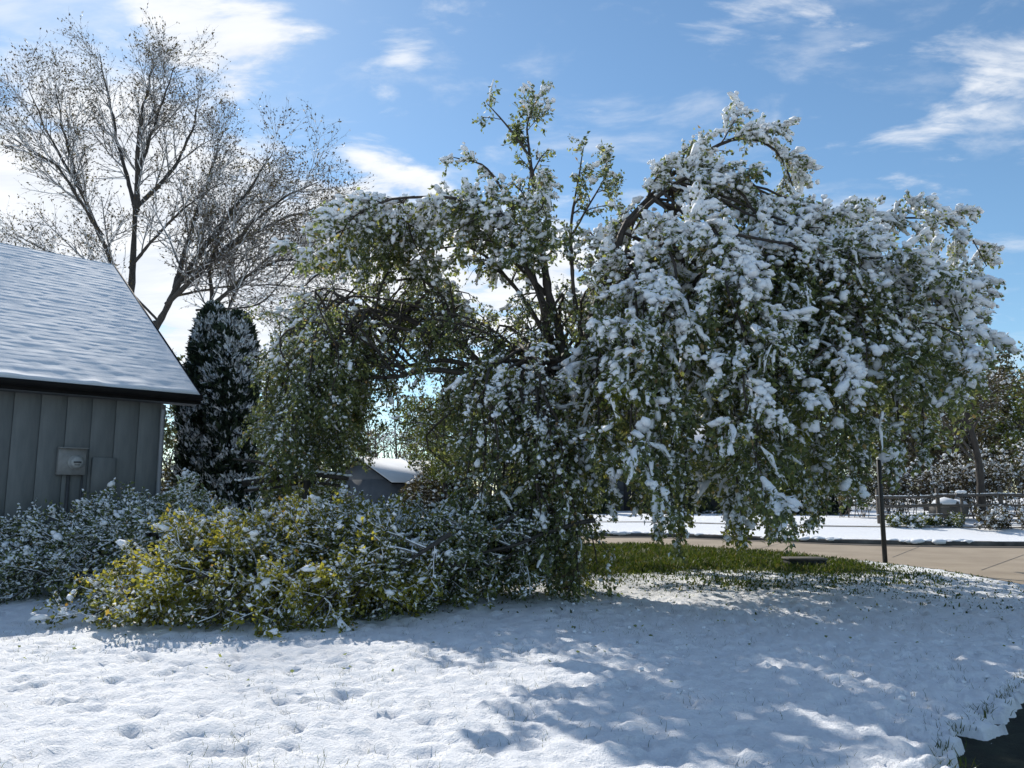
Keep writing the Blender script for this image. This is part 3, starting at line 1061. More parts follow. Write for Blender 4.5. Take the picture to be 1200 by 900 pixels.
    for i in range(34):
        ax = rng.uniform(690, 1130)
        d = rng.uniform(17.2, 22.5)
        ap = at(ax, rng.uniform(345, 430) + (30 if ax > 1050 else 0), d)
        tp = at(np.clip(ax + rng.normal(0, 35), 680, 1150), min(rng.uniform(500, 600), np.interp(ax, botx, boty) - 12), d + rng.uniform(-.3, .8))
        st = RL_PTS[rng.integers(len(RL_PTS))]
        BB.append(([st, st * .45 + ap * .55 + [0, 0, .4], ap, ap * .5 + tp * .5 + [0, .15, .25], tp], .03, .007))
    parts.append(dict(kind='bough', wiggle=.35, limbs=BB,
                      lv=[dict(m=11, t0=.3, t1=1, ang=52, length=1.1, K=5, trop=-.12, jit=.12, up=.2, tipshrink=.3), dict(m=6, t0=.1, t1=1, ang=45, length=.55, K=3, trop=-.2, jit=.12)],
                      size=.12, leaves=14, leaves2=4, snowy=.2, snow_n=3))
    # long streamers hanging below the crown
    H = []
    for (x, y0, y1, d) in ((800, 520, 640, 13.0), (768, 520, 618, 13.2), (785, 500, 610, 12.8), (868, 520, 634, 13.2), (850, 510, 622, 13.4), (700, 470, 575, 13.4), (720, 480, 590, 13.3),
                           (960, 500, 612, 14), (900, 500, 612, 13.8), (1040, 470, 552, 13.2), (1010, 480, 560, 13.4), (930, 480, 606, 13.8), (1075, 440, 535, 13.2), (740, 450, 585, 13.6)):
        a, b = at(x + rng.uniform(-15, 15), y0, d + .2), at(x, y1, d)
        H.append(([a, a * .5 + b * .5 + [rng.normal(0, .08), -.05, 0], b], .018, .004))
    parts.append(dict(kind='bough', wiggle=.15, limbs=H,
                      lv=[dict(m=12, t0=.05, t1=1, ang=38, length=0.38, K=6, trop=-.3, jit=.1), dict(m=4, t0=.1, t1=1, ang=42, length=0.23, K=5, trop=-.3, jit=.1)],
                      leaves=11, leaves2=4, snowy=.6, snow_n=5, drape=.5))
    # curtain of broken boughs in front of the trunk
    Cn = []
    for i in range(18):
        x1 = rng.uniform(540, 668)
        d = rng.uniform(12.6, 14.4)
        st = at(rng.uniform(600, 660), rng.uniform(400, 450), 14.6)
        ap = at((x1 + 600) / 2 + rng.uniform(-20, 20), rng.uniform(415, 500), d + .3)
        tp = at(x1, rng.uniform(600, 668) if x1 > 590 else rng.uniform(560, 650), d)
        Cn.append(([st, ap, ap * .45 + tp * .55 + [rng.normal(0, .1), -.15, .1], tp], .035, .006))
    for (x1, y1) in ((640, 678), (655, 680), (668, 678), (680, 676), (690, 668), (612, 678)):
        d = rng.uniform(12.8, 13.8)
        st, tp = at(rng.uniform(620, 665), rng.uniform(470, 520), 14.3), at(x1, y1, d)
        Cn.append(([st, at((x1 + 640) / 2, 560, d + .2), tp * .75 + at(x1, 560, d) * .25, tp], .03, .006))
    parts.append(dict(kind='bough', wiggle=.3, limbs=Cn,
                      lv=[dict(m=12, t0=.2, t1=1, ang=48, length=0.72, K=7, trop=-.18, jit=.12, tipshrink=.3), dict(m=7, t0=.1, t1=1, ang=45, length=0.38, K=3, trop=-.38, jit=.12)],
                      leaves=10, leaves2=4, snowy=.3, snow_n=4, drape=.12))
    # left half: limbs bent over sideways, hanging at their ends
    left = dict(kind='limb', wiggle=.28, limbs=[
        (W((664, 545, Y), (620, 480, 15.3), (560, 425, 15.8), (533, 385, 16), (505, 335, 16.2), (480, 305, 16.3), (445, 300, 16.3), (420, 330, 16.3)), .09, .014),
        (W((585, 448, 15.6), (530, 425, 15.8), (467, 428, 16), (420, 425, 16), (380, 440, 16)), .055, .010),
        (W((590, 452, 15.6), (513, 434, 15.4), (455, 443, 15.3), (400, 452, 15.2), (350, 474, 15.2)), .055, .010),
        (W((545, 408, 15.9), (507, 392, 15.8), (460, 379, 15.7), (428, 374, 15.7), (400, 390, 15.7)), .05, .010),
        (W((545, 408, 15.9), (470, 372, 16.4), (400, 355, 16.7), (350, 365, 17), (325, 420, 17)), .045, .010)],
        lv=[dict(m=11, t0=.45, t1=1, ang=55, length=0.90, K=7, trop=-.16, jit=.12), dict(m=6, t0=.2, t1=1, ang=45, length=0.45, K=3, trop=-.32, jit=.12)],
        leaves=7, leaves2=3, snowy=.4, snow_n=3)
    parts.append(left)
    LL_PTS = [p for l in left['limbs'][:4] for p in spline(l[0], 20)[9:18]]
    LB = []
    for i in range(36):
        ax = rng.uniform(325, 452)
        d = rng.uniform(14.8, 18.2)
        ap = at(ax, np.interp(ax, [320, 350, 400, 440], [385, 340, 335, 385]) + rng.uniform(0, 55), d)
        tx = np.clip(ax + rng.normal(-8, 30), 306, 424)
        tp = at(tx, rng.uniform(505, 582) if tx < 385 else rng.uniform(450, 522), d + rng.normal(0, .3))
        st = LL_PTS[rng.integers(len(LL_PTS))]
        LB.append(([st, st * .4 + ap * .6 + [0, 0, .25], ap, ap * .5 + tp * .5 + [(tp[0] - ap[0]) * .2, 0, .2], tp], .026, .006))
    parts.append(dict(kind='bough', wiggle=.3, limbs=LB,
                      lv=[dict(m=12, t0=.45, t1=1, ang=50, length=0.77, K=7, trop=-.2, jit=.12, tipshrink=.3), dict(m=7, t0=.1, t1=1, ang=45, length=0.41, K=3, trop=-.38, jit=.12)],
                      leaves=14, leaves2=4, snowy=.25, snow_n=3, drape=.04))
    # growth behind the sideways limbs
    BL = []
    for i in range(13):
        ap = at(rng.uniform(420, 560), rng.uniform(338, 410), rng.uniform(17.2, 19.5))
        st = LL_PTS[rng.integers(len(LL_PTS))]
        tp = ap + [rng.normal(-.2, .3), rng.normal(0, .3), -rng.uniform(.3, .9)]
        BL.append(([st, st * .5 + ap * .5 + [0, 0, .25], ap, tp], .025, .006))
    parts.append(dict(kind='bough', wiggle=.3, K=12, limbs=BL,
                      lv=[dict(m=9, t0=.3, t1=1, ang=52, length=.75, K=5, trop=-.12, jit=.12, up=.2, tipshrink=.3), dict(m=6, t0=.1, t1=1, ang=45, length=.4, K=3, trop=-.25, jit=.12)],
                      size=.08, leaves=9, leaves2=4, snowy=.35, snow_n=3))
    # inner growth between the halves and the yellow-green low growth
    IN = []
    for i in range(28):
        st = at(rng.uniform(640, 690), rng.uniform(420, 520), 15.2)
        ex = rng.uniform(492, 720)
        ey = np.interp(ex, [455, 520, 560, 640, 720], [400, 360, 370, 300, 330]) + rng.uniform(0, 150)
        ap = at(ex, ey, rng.uniform(14.6, 17.5))
        tp = ap + [rng.normal(0, .4), rng.normal(0, .4), -rng.uniform(.4, 1.0 if ex < 540 else 1.5)]
        IN.append(([st, st * .5 + ap * .5 + [0, 0, .4], ap, tp], .04, .007))
    parts.append(dict(kind='bough', wiggle=.3, limbs=IN,
                      lv=[dict(m=10, t0=.4, t1=1, ang=52, length=0.77, K=7, trop=-.12, jit=.12, tipshrink=.3), dict(m=6, t0=.1, t1=1, ang=45, length=0.41, K=3, trop=-.32, jit=.12)],
                      leaves=8, leaves2=3, snowy=.4, snow_n=3))
    build_tree('broken_tree', 'tall lawn tree with snow-laden drooping boughs bent and broken on both sides', base, parts,
               dict(size=.068, droop=.5, spread=.8, scatter=.03), (M['bark'], M['bark'], M['leaf']),
               snow=dict(big=1.0, r=.058, dust=.25, rd=.026, h=.75, cell=.35, pat=1.7, sat=1, cap=.55, base=.10))


big_tree()


# ---- broken limbs lying on the lawn in front of the garage
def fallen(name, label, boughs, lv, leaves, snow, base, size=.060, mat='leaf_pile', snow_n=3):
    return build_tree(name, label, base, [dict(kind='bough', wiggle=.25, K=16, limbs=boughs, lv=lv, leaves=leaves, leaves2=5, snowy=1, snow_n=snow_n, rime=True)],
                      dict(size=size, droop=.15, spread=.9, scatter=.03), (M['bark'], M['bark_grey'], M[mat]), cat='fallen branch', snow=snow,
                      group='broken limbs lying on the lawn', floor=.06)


def mound(n, xs, front, back, hgt, src, spread=.4):
    """boughs that arch from a source over a mound and come down at its front and left"""
    out = []
    for i in range(n):
        f = (i + rng.random()) / n
        x = xs[0] + (xs[1] - xs[0]) * f
        g = rng.random()
        yf, yb = np.interp(x, front[0], front[1]), np.interp(x, back[0], back[1])
        y = yf * (1 - g) + yb * g
        h = np.interp(x, hgt[0], hgt[1])
        st = src + rng.normal(size=3) * [.5, .5, .12]
        tip = np.array([x, y, max(.12, h * (g ** .7) * rng.uniform(.45, 1.0))])
        mid = st * .45 + tip * .55
        mid[2] = max(mid[2], h * rng.uniform(.55, .95) * (.35 + .65 * (.3 + .7 * g)))
        m2 = st * .2 + tip * .8
        m2[2] = (mid[2] * .5 + tip[2] * .5) + .18
        out.append(([st, mid, m2, tip], .035, .008))
    return out


LVP = [dict(m=12, t0=.12, t1=1, ang=50, length=.62, K=5, trop=-.05, jit=.15, up=.3, tipshrink=.3), dict(m=6, t0=.1, t1=1, ang=48, length=.4, K=4, trop=-.08, jit=.14, up=.3)]
SNP = dict(big=.10, r=.045, dust=.45, rd=.020, cap=.42, h=.35, cell=.3, pat=2.2, sat=1)
# front heap: x from -5.2 to -0.2, front edge 8.6..11.5 m away
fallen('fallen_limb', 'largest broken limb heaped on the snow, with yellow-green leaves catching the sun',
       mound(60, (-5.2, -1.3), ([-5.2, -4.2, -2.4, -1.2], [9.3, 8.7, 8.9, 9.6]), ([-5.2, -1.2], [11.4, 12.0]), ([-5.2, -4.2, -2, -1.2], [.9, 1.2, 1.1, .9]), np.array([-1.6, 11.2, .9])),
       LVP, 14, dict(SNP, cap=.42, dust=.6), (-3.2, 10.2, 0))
fallen('fallen_limb', 'grey-green broken limb on the ground close under the garage wall and meter',
       mound(38, (-8.6, -5.2), ([-8.6, -7.4, -5.2], [12.0, 11.2, 10.9]), ([-8.6, -5.2], [12.6, 14.2]), ([-8.6, -7.4, -6.2, -5.2], [.9, 1.25, 1.6, 1.55]), np.array([-4.8, 12.6, 1.1])),
       LVP, 13, dict(SNP, dust=.9, cap=.75), (-6.8, 12, 0), mat='leaf')
fallen('fallen_limb', 'dark leafy broken limb slumped below the hanging curtain of the big tree',
       mound(30, (-1.7, .1), ([-1.7, -.9, .1], [9.6, 10.4, 12.2]), ([-1.7, .1], [12.2, 12.8]), ([-1.7, -.6, .1], [.95, 1.25, .9]), np.array([0.2, 12.6, 1.2])),
       LVP, 16, dict(SNP, big=.07, dust=.7), (-.8, 11.6, 0), mat='leaf')
fallen('fallen_limb', 'frosted bare-topped broken limb across the back of the heap before the evergreens',
       mound(26, (-5.4, -1.2), ([-5.4, -1.2], [11.6, 12.0]), ([-5.4, -1.2], [13.6, 14.2]), ([-5.4, -4, -3, -1.2], [1.35, 1.2, .95, .85]), np.array([-.2, 13.0, 1.0])),
       LVP, 8, dict(SNP, dust=.9, cap=.9), (-3.4, 12.8, 0), mat='leaf')

lg = spline([at(285, 566, 13.9), at(325, 561, 13.8), at(362, 556, 13.7), at(408, 561, 13.6)], 14)
root = empty('fallen_log', (lg[7][0], lg[7][1], 0), 'dark thick broken stem lying across the back of the heap near the far house', 'log')
org_ = np.array([lg[7][0], lg[7][1], 0])
m = MB(); m.tube(lg, np.linspace(.065, .04, 14) * (1 + .1 * rng.normal(size=14)), 10); m.build('stem', M['bark'], root, org_, True)
m = MB(); m.tube(spline([lg[5], lg[5] + [-.3, -.2, .25], lg[5] + [-.8, -.3, .32]], 6), np.linspace(.05, .015, 6), 6); m.build('branch_stub', M['bark'], root, org_, True)
m = MB(); m.tube(lg + [0, .1, -.14], np.full(14, .03), 6); m.tube(spline([lg[8] + [0, 0, -.1], [lg[8][0], lg[8][1], .4], [lg[8][0] + .1, lg[8][1], -.05]], 5), .07, 6); m.build('branch', M['bark'], root, org_, True)
V, f = blobs(np.repeat(lg, 5, 0) + rng.normal(size=(70, 3)) * [.05, .03, .005] + [0, 0, .055], .032 + .02 * rng.random(70), None, 1, .5)
m = MB(); m.add(V, [f]); o = m.build('snow', M['snow'], root, org_, True); o['kind'] = 'stuff'

# ---- two tall nearly bare trees behind the garage
LVB = [dict(m=11, t0=.12, t1=1, ang=38, length=3.74, K=8, trop=.05, jit=.05, up=.15, tipshrink=.5, rr=.5),
       dict(m=9, t0=.12, t1=1, ang=38, length=1.87, K=6, trop=.03, jit=.06, tipshrink=.4),
       dict(m=6, t0=.15, t1=1, ang=38, length=0.84, K=3, trop=.02, jit=.1, tipshrink=.3)]
SNB = dict(big=0.02, r=.05, dust=.22, rd=.04, cap=.3, h=.5, cell=.6, pat=.8, sat=0)
Yb = 36.0
NB = 1.11


def WB(*pts):
    return [at(p[0], 560 - (560 - p[1]) * .945, p[2] * NB) for p in pts]


b1 = at(152, 560, Yb * NB); b1[2] = 0
build_tree('budding_tree', 'tallest upright nearly bare tree rising behind the garage roof', b1, [
    dict(kind='trunk', limbs=[([b1, at(152, 400, Yb * NB), at(158, 260, Yb * NB), at(160, 215, Yb * NB)], .20, .11)]),
    dict(kind='limb', wiggle=.22, limbs=[
        (WB((160, 230, Yb), (163, 130, Yb), (178, 60, Yb), (178, 40, Yb)), 0.154, 0.014),
        (WB((158, 225, Yb), (140, 150, 36.6), (125, 80, 36.9), (117, 35, 36.9)), 0.117, 0.022),
        (WB((150, 340, Yb), (110, 240, 35.1), (85, 170, 34.5), (65, 80, 34.5)), 0.135, 0.022),
        (WB((120, 260, 35.2), (70, 180, 33.9), (10, 135, 33.0)), 0.108, 0.018),
        (WB((100, 215, 35.0), (55, 130, 35.2), (32, 75, 35.4)), 0.090, 0.018),
        (WB((160, 225, Yb), (200, 180, 36.9), (225, 130, 37.5), (232, 80, 37.5)), 0.126, 0.018),
        (WB((160, 190, Yb), (185, 110, 35.4), (205, 50, 35.1)), 0.108, 0.018),
        (WB((152, 300, Yb), (200, 240, 34.5), (260, 190, 33.9)), 0.090, 0.018),
        (WB((150, 330, Yb), (80, 290, 36.9), (20, 260, 37.5)), 0.108, 0.018)],
        lv=[dict(LVB[0], length=3.48), LVB[1], LVB[2]], leaves=2, leaf_t0=.25, leaves2=3, snow_n=1, rime=True)],
    dict(size=.125, droop=.0, spread=.35, scatter=.01, wide=.5), (M['bark_grey'], M['twig'], M['leaf_bud']), snow=SNB, group='nearly bare trees behind the garage')
b2 = at(186, 560, 33.75 * NB); b2[2] = 0
build_tree('budding_tree', 'wide spreading nearly bare tree fanning out above the evergreens', b2, [
    dict(kind='trunk', limbs=[([b2, at(184, 440, 33.8 * NB), at(182, 376, 33.8 * NB)], .19, .12)]),
    dict(kind='limb', wiggle=.22, limbs=[
        (WB((182, 376, 33.8), (215, 310, 33.5), (265, 240, 33.0), (300, 190, 33.0), (320, 155, 33.0)), 0.163, 0.022),
        (WB((195, 345, 33.6), (260, 280, 32.4), (330, 215, 31.8), (372, 195, 31.5)), 0.135, 0.022),
        (WB((215, 312, 33.5), (290, 262, 34.2), (345, 235, 34.5), (388, 230, 34.5)), 0.126, 0.018),
        (WB((205, 325, 33.6), (225, 250, 34.5), (245, 190, 35.1), (262, 130, 35.2)), 0.144, 0.022),
        (WB((245, 352, 33.0), (280, 318, 33.0), (330, 290, 33.0), (385, 305, 33.0)), 0.108, 0.018),
        (WB((246, 400, 33.0), (248, 340, 33.0), (250, 280, 33.3), (285, 200, 33.6)), 0.108, 0.018),
        (WB((205, 335, 33.8), (270, 322, 33), (335, 322, 33), (392, 330, 33)), 0.065, 0.010),
        (WB((230, 352, 33), (300, 345, 32), (345, 300, 32), (392, 262, 32)), 0.058, 0.010),
        (WB((185, 365, 33.8), (140, 320, 34), (90, 300, 35), (40, 290, 35)), 0.065, 0.010),
        (WB((262, 380, 33.3), (275, 330, 33.6), (300, 300, 33.9), (350, 265, 34.2)), 0.090, 0.018)],
        lv=[dict(LVB[0], length=3.61, m=12), dict(LVB[1], m=10), LVB[2]], leaves=2, leaf_t0=.25, leaves2=3, snow_n=1, rime=True)],
    dict(size=.125, droop=.0, spread=.35, scatter=.01, wide=.5), (M['bark_grey'], M['twig'], M['leaf_bud']), snow=SNB, group='nearly bare trees behind the garage')


# ---- columnar evergreens beside the garage
def arborvitae(label, px, ptop, Y, w, seed):
    base = at(px, 560, Y)
    base[2] = 0
    H = at(px, ptop, Y)[2]
    root = empty('arborvitae', base, label, 'evergreen', 'columnar evergreens beside the garage')
    mb = MB()
    mb.tube(spline([base, base + [0, 0, H * .5], base + [0, 0, H * .92]], 8), np.linspace(.12, .02, 8), 8)
    mb.build('trunk', M['bark'], root, base, True)
    n = 20000
    f = rng.random(n) ** .85
    a = rng.random(n) * 6.283
    prof = w * (1.0 - .22 * f) * np.sqrt(np.clip(1 - f ** 7, 0, 1)) * np.clip(.6 + f * 2.5, 0, 1)
    lump = .5 + .55 * vnoise(np.stack([np.cos(a) * 2.2, np.sin(a) * 2.2, f * 9], -1), 1.0, seed) + .35 * vnoise(np.stack([np.cos(a) * 5, np.sin(a) * 5, f * 24], -1), 1.0, seed + 7)
    rr = prof * lump * (1 - .45 * rng.random(n) ** 2)
    S = base + np.stack([np.cos(a) * rr, np.sin(a) * rr, .1 + f * (H - .15)], 1)
    T = norm(np.stack([np.cos(a) * .7, np.sin(a) * .7, np.full(n, .9)], 1))
    V, q = leaves_mesh(S, T, np.full(n, .18), droop=-.2, spread=.35, wide=.42)
    link('crown', mesh_np('crown', V, [q], False, base), M['needle'], root)
    kc = rng.random(n) < np.clip((vnoise(S * [1, 1, 1.7], 4.2, seed + 5) - .46) * 5.0, 0.05, .9)
    Vq = V.reshape(-1, 4, 3)[kc]
    cq = Vq.mean(1, keepdims=True)
    Vq = cq + (Vq - cq) * .85 + (T[kc] * [1, 1, .3])[:, None, :] * .03
    o = link('leaf_snow', mesh_np('leaf_snow', Vq.reshape(-1, 3), [np.arange(len(Vq) * 4).reshape(-1, 4)], True, base), M['snow'], root)
    o['kind'] = 'stuff'
    k = (rng.random(n) < .12 * np.clip((vnoise(S * [1, 1, 1.7], 4.2, seed + 5) - .55) * 6, 0, 1.4)) & (rr > prof * lump * .9)
    C = S[k] + T[k] * .05
    V, fc = blobs(C, .032 * (.6 + 1.0 * rng.random(k.sum())), np.broadcast_to([0, 0, 1.0], C.shape), 1.25, .8)
    o = link('snow', mesh_np('snow', V, [fc], True, base), M['snow'], root)
    o['kind'] = 'stuff'


arborvitae('dark columnar evergreen close to the garage corner', 240, 358, 20.4, .70, 101)
arborvitae('dark columnar evergreen further from the garage, dotted with snow', 269, 368, 19.8, .68, 131)


# ------------------------------------------------------------------ garage
def garage():
    E0 = np.array(at(235, 463, 14.8))                 # right end of the eave
    ex = np.array([.7071, .7071, 0])                  # along the eave, to the right and away
    ey = np.array([-.7071, .7071, 0])                 # into the building
    ez = np.array([0, 0, 1.0])
    Mx = np.stack([ex, ey, ez], 1)
    zE = E0[2]
    OV = .42                                           # roof overhang
    c0 = E0 + ey * OV - ex * .55                       # wall corner
    c0[2] = 0
    root = empty('garage', (c0[0], c0[1], 0), 'grey panelled garage with a snow-covered shingle roof', 'garage')
    org = np.array([c0[0], c0[1], 0])
    Lw, D = 9.0, 10.4
    run, rise = 5.6, at(133, 312, 18.8)[2] - zE
    zw = zE - .16

    def P(a, b, c):
        return org + ex * a + ey * b + ez * c
    # core walls
    mb = MB()
    mb.box(P(-Lw / 2, D / 2, zw / 2), (Lw, D, zw), Mx)
    mb.build('wall', M['siding'], root, org)
    # gable triangle on the right end
    g = MB()
    A, B_, C_ = P(.001, 0, zw + .002), P(.001, D, zw + .002), P(.001, D / 2, zw + rise * (D / 2) / run)
    off = -ex * .1
    g.add([A, B_, C_, A + off, B_ + off, C_ + off], [np.array([[0, 1, 2], [5, 4, 3]]), np.array([[0, 3, 4, 1], [1, 4, 5, 2], [2, 5, 3, 0]])])
    g.build('gable', M['siding'], root, org)
    # siding boards, each its own piece, on the wall facing the lawn
    bw = .405
    nb = int(Lw / bw)
    me = None
    for i in range(nb):
        m = MB()
        m.box((0, 0, 0), (bw - .008, .02, zw - .03), Mx, .006)
        if me is None:
            o = m.build('siding_board', M['siding'], root, (0, 0, 0))
            me = o.data
        else:
            o = link('siding_board', me, M['siding'], root)
        o.location = tuple(P(-(i + .5) * bw - .01, -.0105 - .003 * rng.random(), zw / 2) - org)
    # side wall boards
    for i in range(8):
        m = MB()
        m.box((0, 0, 0), (.02, bw - .02, zw - .03), Mx, .006)
        o = m.build('siding_board', M['siding'], root, (0, 0, 0))
        o.location = tuple(P(.0105, (i + .5) * bw + .06, zw / 2) - org)
    # corner trim and downspout
    m = MB()
    m.box(P(.012, -.012, zw / 2 - .01), (.085, .085, zw - .06), Mx, .006)
    m.build('corner_trim', M['siding'], root, org)
    m = MB()
    m.tube([P(-.03, -.16, zw - .14), P(-.02, -.10, zw - .30), P(-.01, -.09, zw - .55), P(-.01, -.09, .15), P(.05, -.25, .06)], .034, 8)
    m.build('downspout', M['trim_pale'], root, org, True)
    # soffit, fascia, gutter
    Lr = Lw + .55
    m = MB()
    m.box(P(-Lr / 2 + .55, -OV / 2 + .02, zE - .17), (Lr - .02, OV, .02), Mx)
    m.build('soffit', M['soffit'], root, org)
    m = MB()
    m.box(P(-Lr / 2 + .55, -OV - .012, zE - .10), (Lr, .025, .17), Mx, .004)
    m.build('fascia', M['trim_dark'], root, org)
    m = MB()
    prof = np.array([(0, 0), (0, -.10), (.03, -.115), (.09, -.115), (.12, -.06), (.125, -.005), (.118, -.005), (.11, -.06), (.085, -.105), (.035, -.105), (.01, -.095), (.01, 0)])
    a0, a1 = .54, -Lr + .56
    ring = [np.array([P(a, -OV - .026 - p[0], zE - .01 + p[1]) for p in prof]) for a in (a0, a1)]
    n = len(prof)
    i = np.arange(n)
    m.add(np.vstack(ring), [np.stack([i, (i + 1) % n, n + (i + 1) % n, n + i], 1)])
    m.build('gutter', M['trim_dark'], root, org)
    # roof deck
    sl = np.array([math.cos(math.atan2(rise, run)), math.sin(math.atan2(rise, run))])

    def R(a, s, h):            # along eave, metres up the slope horizontally, height above the deck
        return P(a, -OV + s, zE + s * rise / run) + (-ey * sl[1] + ez * sl[0]) * h
    m = MB()
    back = 2 * run
    q = [R(.55, 0, -.02), R(.55 - Lr, 0, -.02), R(.55 - Lr, run, -.02), R(.55, run, -.02)]
    V = q + [p + ez * -.09 for p in q]
    m.add(V, [np.array([[0, 3, 2, 1], [4, 5, 6, 7], [0, 1, 5, 4], [3, 7, 6, 2], [0, 4, 7, 3], [1, 2, 6, 5]])])
    bq = [P(.55, -OV + run, zE + rise - .02), P(.55 - Lr, -OV + run, zE + rise - .02), P(.55 - Lr, -OV + back, zE - .02), P(.55, -OV + back, zE - .02)]
    bq[0] = bq[0] + ey * .004; bq[1] = bq[1] + ey * .004
    V = bq + [p + ez * -.09 for p in bq]
    m.add(V, [np.array([[0, 3, 2, 1], [4, 5, 6, 7], [3, 7, 6, 2], [0, 4, 7, 3], [1, 2, 6, 5]])])
    deck = m.build('roof', M['shingle'], root, org)
    # snow lying on the shingles: each course shows as a low step
    na, nsx = 130, 300
    aa = np.linspace(.56, .545 - Lr, na)
    s_ = np.linspace(-.02, run + .01, nsx)
    A, S = np.meshgrid(aa, s_)
    course = .14
    ph = (S / course) % 1.0
    row = np.floor(S / course)
    nz = vnoise(np.stack([A, S], -1), 1.2, 61) - .5
    nz2 = vnoise(np.stack([A, S], -1), 6.0, 62) - .5
    nz3 = np.clip(vnoise(np.stack([A * 7.0, row * 3.7], -1), 1.0, 63) * 1.8 - .5, 0, 1)
    lower = np.exp(-S / .9)
    h = .028 + .012 * nz + .007 * nz2 * (1 + 3 * lower) + (1 - ph) * .007 * (.2 + nz3) * (1 - .7 * lower) + .035 * lower
    h += .05 * np.clip(vnoise(np.stack([A, S], -1), 3.0, 64) - .55, 0, 1) * lower
    edge = np.minimum(np.minimum((.56 - A) / .05, (S + .02) / .05), 1)
    h = np.maximum(h, .008) * np.clip(edge, 0, 1) ** .5
    V = org + ex * A[..., None] + ey * (S - OV)[..., None] + ez * (zE + S * rise / run)[..., None] + (-ey * sl[1] + ez * sl[0]) * (h - .012)[..., None]
    i = np.arange(nsx * na).reshape(nsx, na)
    q = np.stack([i[:-1, :-1], i[1:, :-1], i[1:, 1:], i[:-1, 1:]], -1).reshape(-1, 4)
    # back slope
    V2 = [P(.56, -OV + run + .012, zE + rise + .03), P(.545 - Lr, -OV + run + .012, zE + rise + .03), P(.545 - Lr, -OV + back, zE + .03), P(.56, -OV + back, zE + .03)]
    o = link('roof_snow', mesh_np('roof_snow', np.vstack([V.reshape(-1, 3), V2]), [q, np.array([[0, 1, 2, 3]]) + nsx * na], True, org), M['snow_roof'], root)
    o['kind'] = 'stuff'
    # rake boards on the right gable
    m = MB()
    for (s0, s1) in ((0, run),):
        p0, p1 = R(.56, s0, -.14), R(.56, s1, -.14)
        w = ex * .022
        u = (-ey * sl[1] + ez * sl[0]) * .15
        m.add([p0, p1, p1 + u, p0 + u, p0 + w, p1 + w, p1 + u + w, p0 + u + w],
              [np.array([[0, 3, 2, 1], [4, 5, 6, 7], [0, 1, 5, 4], [2, 3, 7, 6], [1, 2, 6, 5], [0, 4, 7, 3]])])
    m.build('rake_board', M['trim_dark'], root, org)
    # electricity meter cabinet, small box beside it, conduit

    def wall_hit(px, py):      # where the sight line through a pixel meets the wall face
        d = pix_dir(px, py)
        nrm = -ey
        t = ((org - [0, 0, CAMZ] + nrm * .02) @ nrm) / (d @ nrm)
        q_ = d * t + [0, 0, CAMZ]
        return (q_ - org) @ ex, q_[2]
    (xa, zt), (xb, zb) = wall_hit(67, 524), wall_hit(97, 557)
    ca, cz, bwid, bh = (xa + xb) / 2, (zt + zb) / 2, abs(xb - xa), abs(zt - zb)
    m = MB()
    m.box(P(ca, -.085, cz), (bwid, .12, bh), Mx, .012)
    box = m.build('meter_box', M['box_grey'], root, org)
    m = MB()
    m.box(P(ca, -.148, cz + bh * .47), (bwid + .03, .16, .02), Mx, .004)
    m.build('lid', M['box_grey'], box, org)
    m = MB()
    cc = P(ca + bwid * .12, -.16, cz - .02)
    th = np.linspace(0, 6.2832, 24, endpoint=False)
    rad = bwid * .25
    rings = [(rad * 1.12, 0.0), (rad * 1.12, -.03), (rad, -.035), (rad * .95, -.09), (rad * .75, -.115)]
    V = np.vstack([[cc + ex * (r * math.cos(t)) + ez * (r * math.sin(t)) + ey * y + ey * .02 for t in th] for r, y in rings])
    i = np.arange(24)
    fq = [np.stack([k * 24 + i, k * 24 + (i + 1) % 24, (k + 1) * 24 + (i + 1) % 24, (k + 1) * 24 + i], 1) for k in range(len(rings) - 1)]
    m.add(V, fq + [np.array([list(range(96, 120))])])
    m.build('meter', M['dial'], box, org, True)
    m = MB()
    m.box(cc + ey * -.097, (rad * 1.1, .012, rad * .28), Mx)
    m.box(cc + ey * -.097 - ez * rad * .42, (rad * .8, .012, rad * .1), Mx)
    m.build('meter_label', M['box_dark'], box, org)
    (xa, zt), (xb, zb) = wall_hit(107, 536), wall_hit(132, 566)
    m = MB()
    m.box(P((xa + xb) / 2, -.07, (zt + zb) / 2 - .1), (abs(xb - xa), .09, abs(zt - zb) + .2), Mx, .01)
    m.build('junction_box', M['siding'], root, org)
    m = MB()
    m.tube([P(ca - .02, -.06, cz - bh / 2), P(ca - .02, -.06, .05)], .03, 8)
    m.tube([P((ca * .4 + (xa) * .6), -.05, cz + bh * .2), P((ca * .4 + xa * .6), -.05, .3)], .018, 8)
    m.build('conduit', M['box_dark'], root, org, True)


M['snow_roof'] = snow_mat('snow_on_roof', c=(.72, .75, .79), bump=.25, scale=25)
garage()

# ------------------------------------------------------------------ post and drain by the road
pb = on_ground(1036, 661)
pt = at(1031, 540, pb[1])
root = empty('sign_post', pb, 'slim black square post standing on the grass verge by the road', 'post')
m = MB()
m.box((pb + pt) / 2 + [0, 0, -.1], (.085, .085, pt[2] + .2), None, .008)
m.build('post', M['post'], root, pb)
m = MB()
m.box(pt + [0, 0, .012], (.11, .11, .03), None, .006)
m.build('cap', M['post'], root, pb)
m = MB()
V, f = blobs(np.array([pt + [0, 0, .05]]), np.array([.075]), None, 1, .6, True, .08)
m.add(V, [f])
o = m.build('snow', M['snow'], root, pb, True)
o['kind'] = 'stuff'

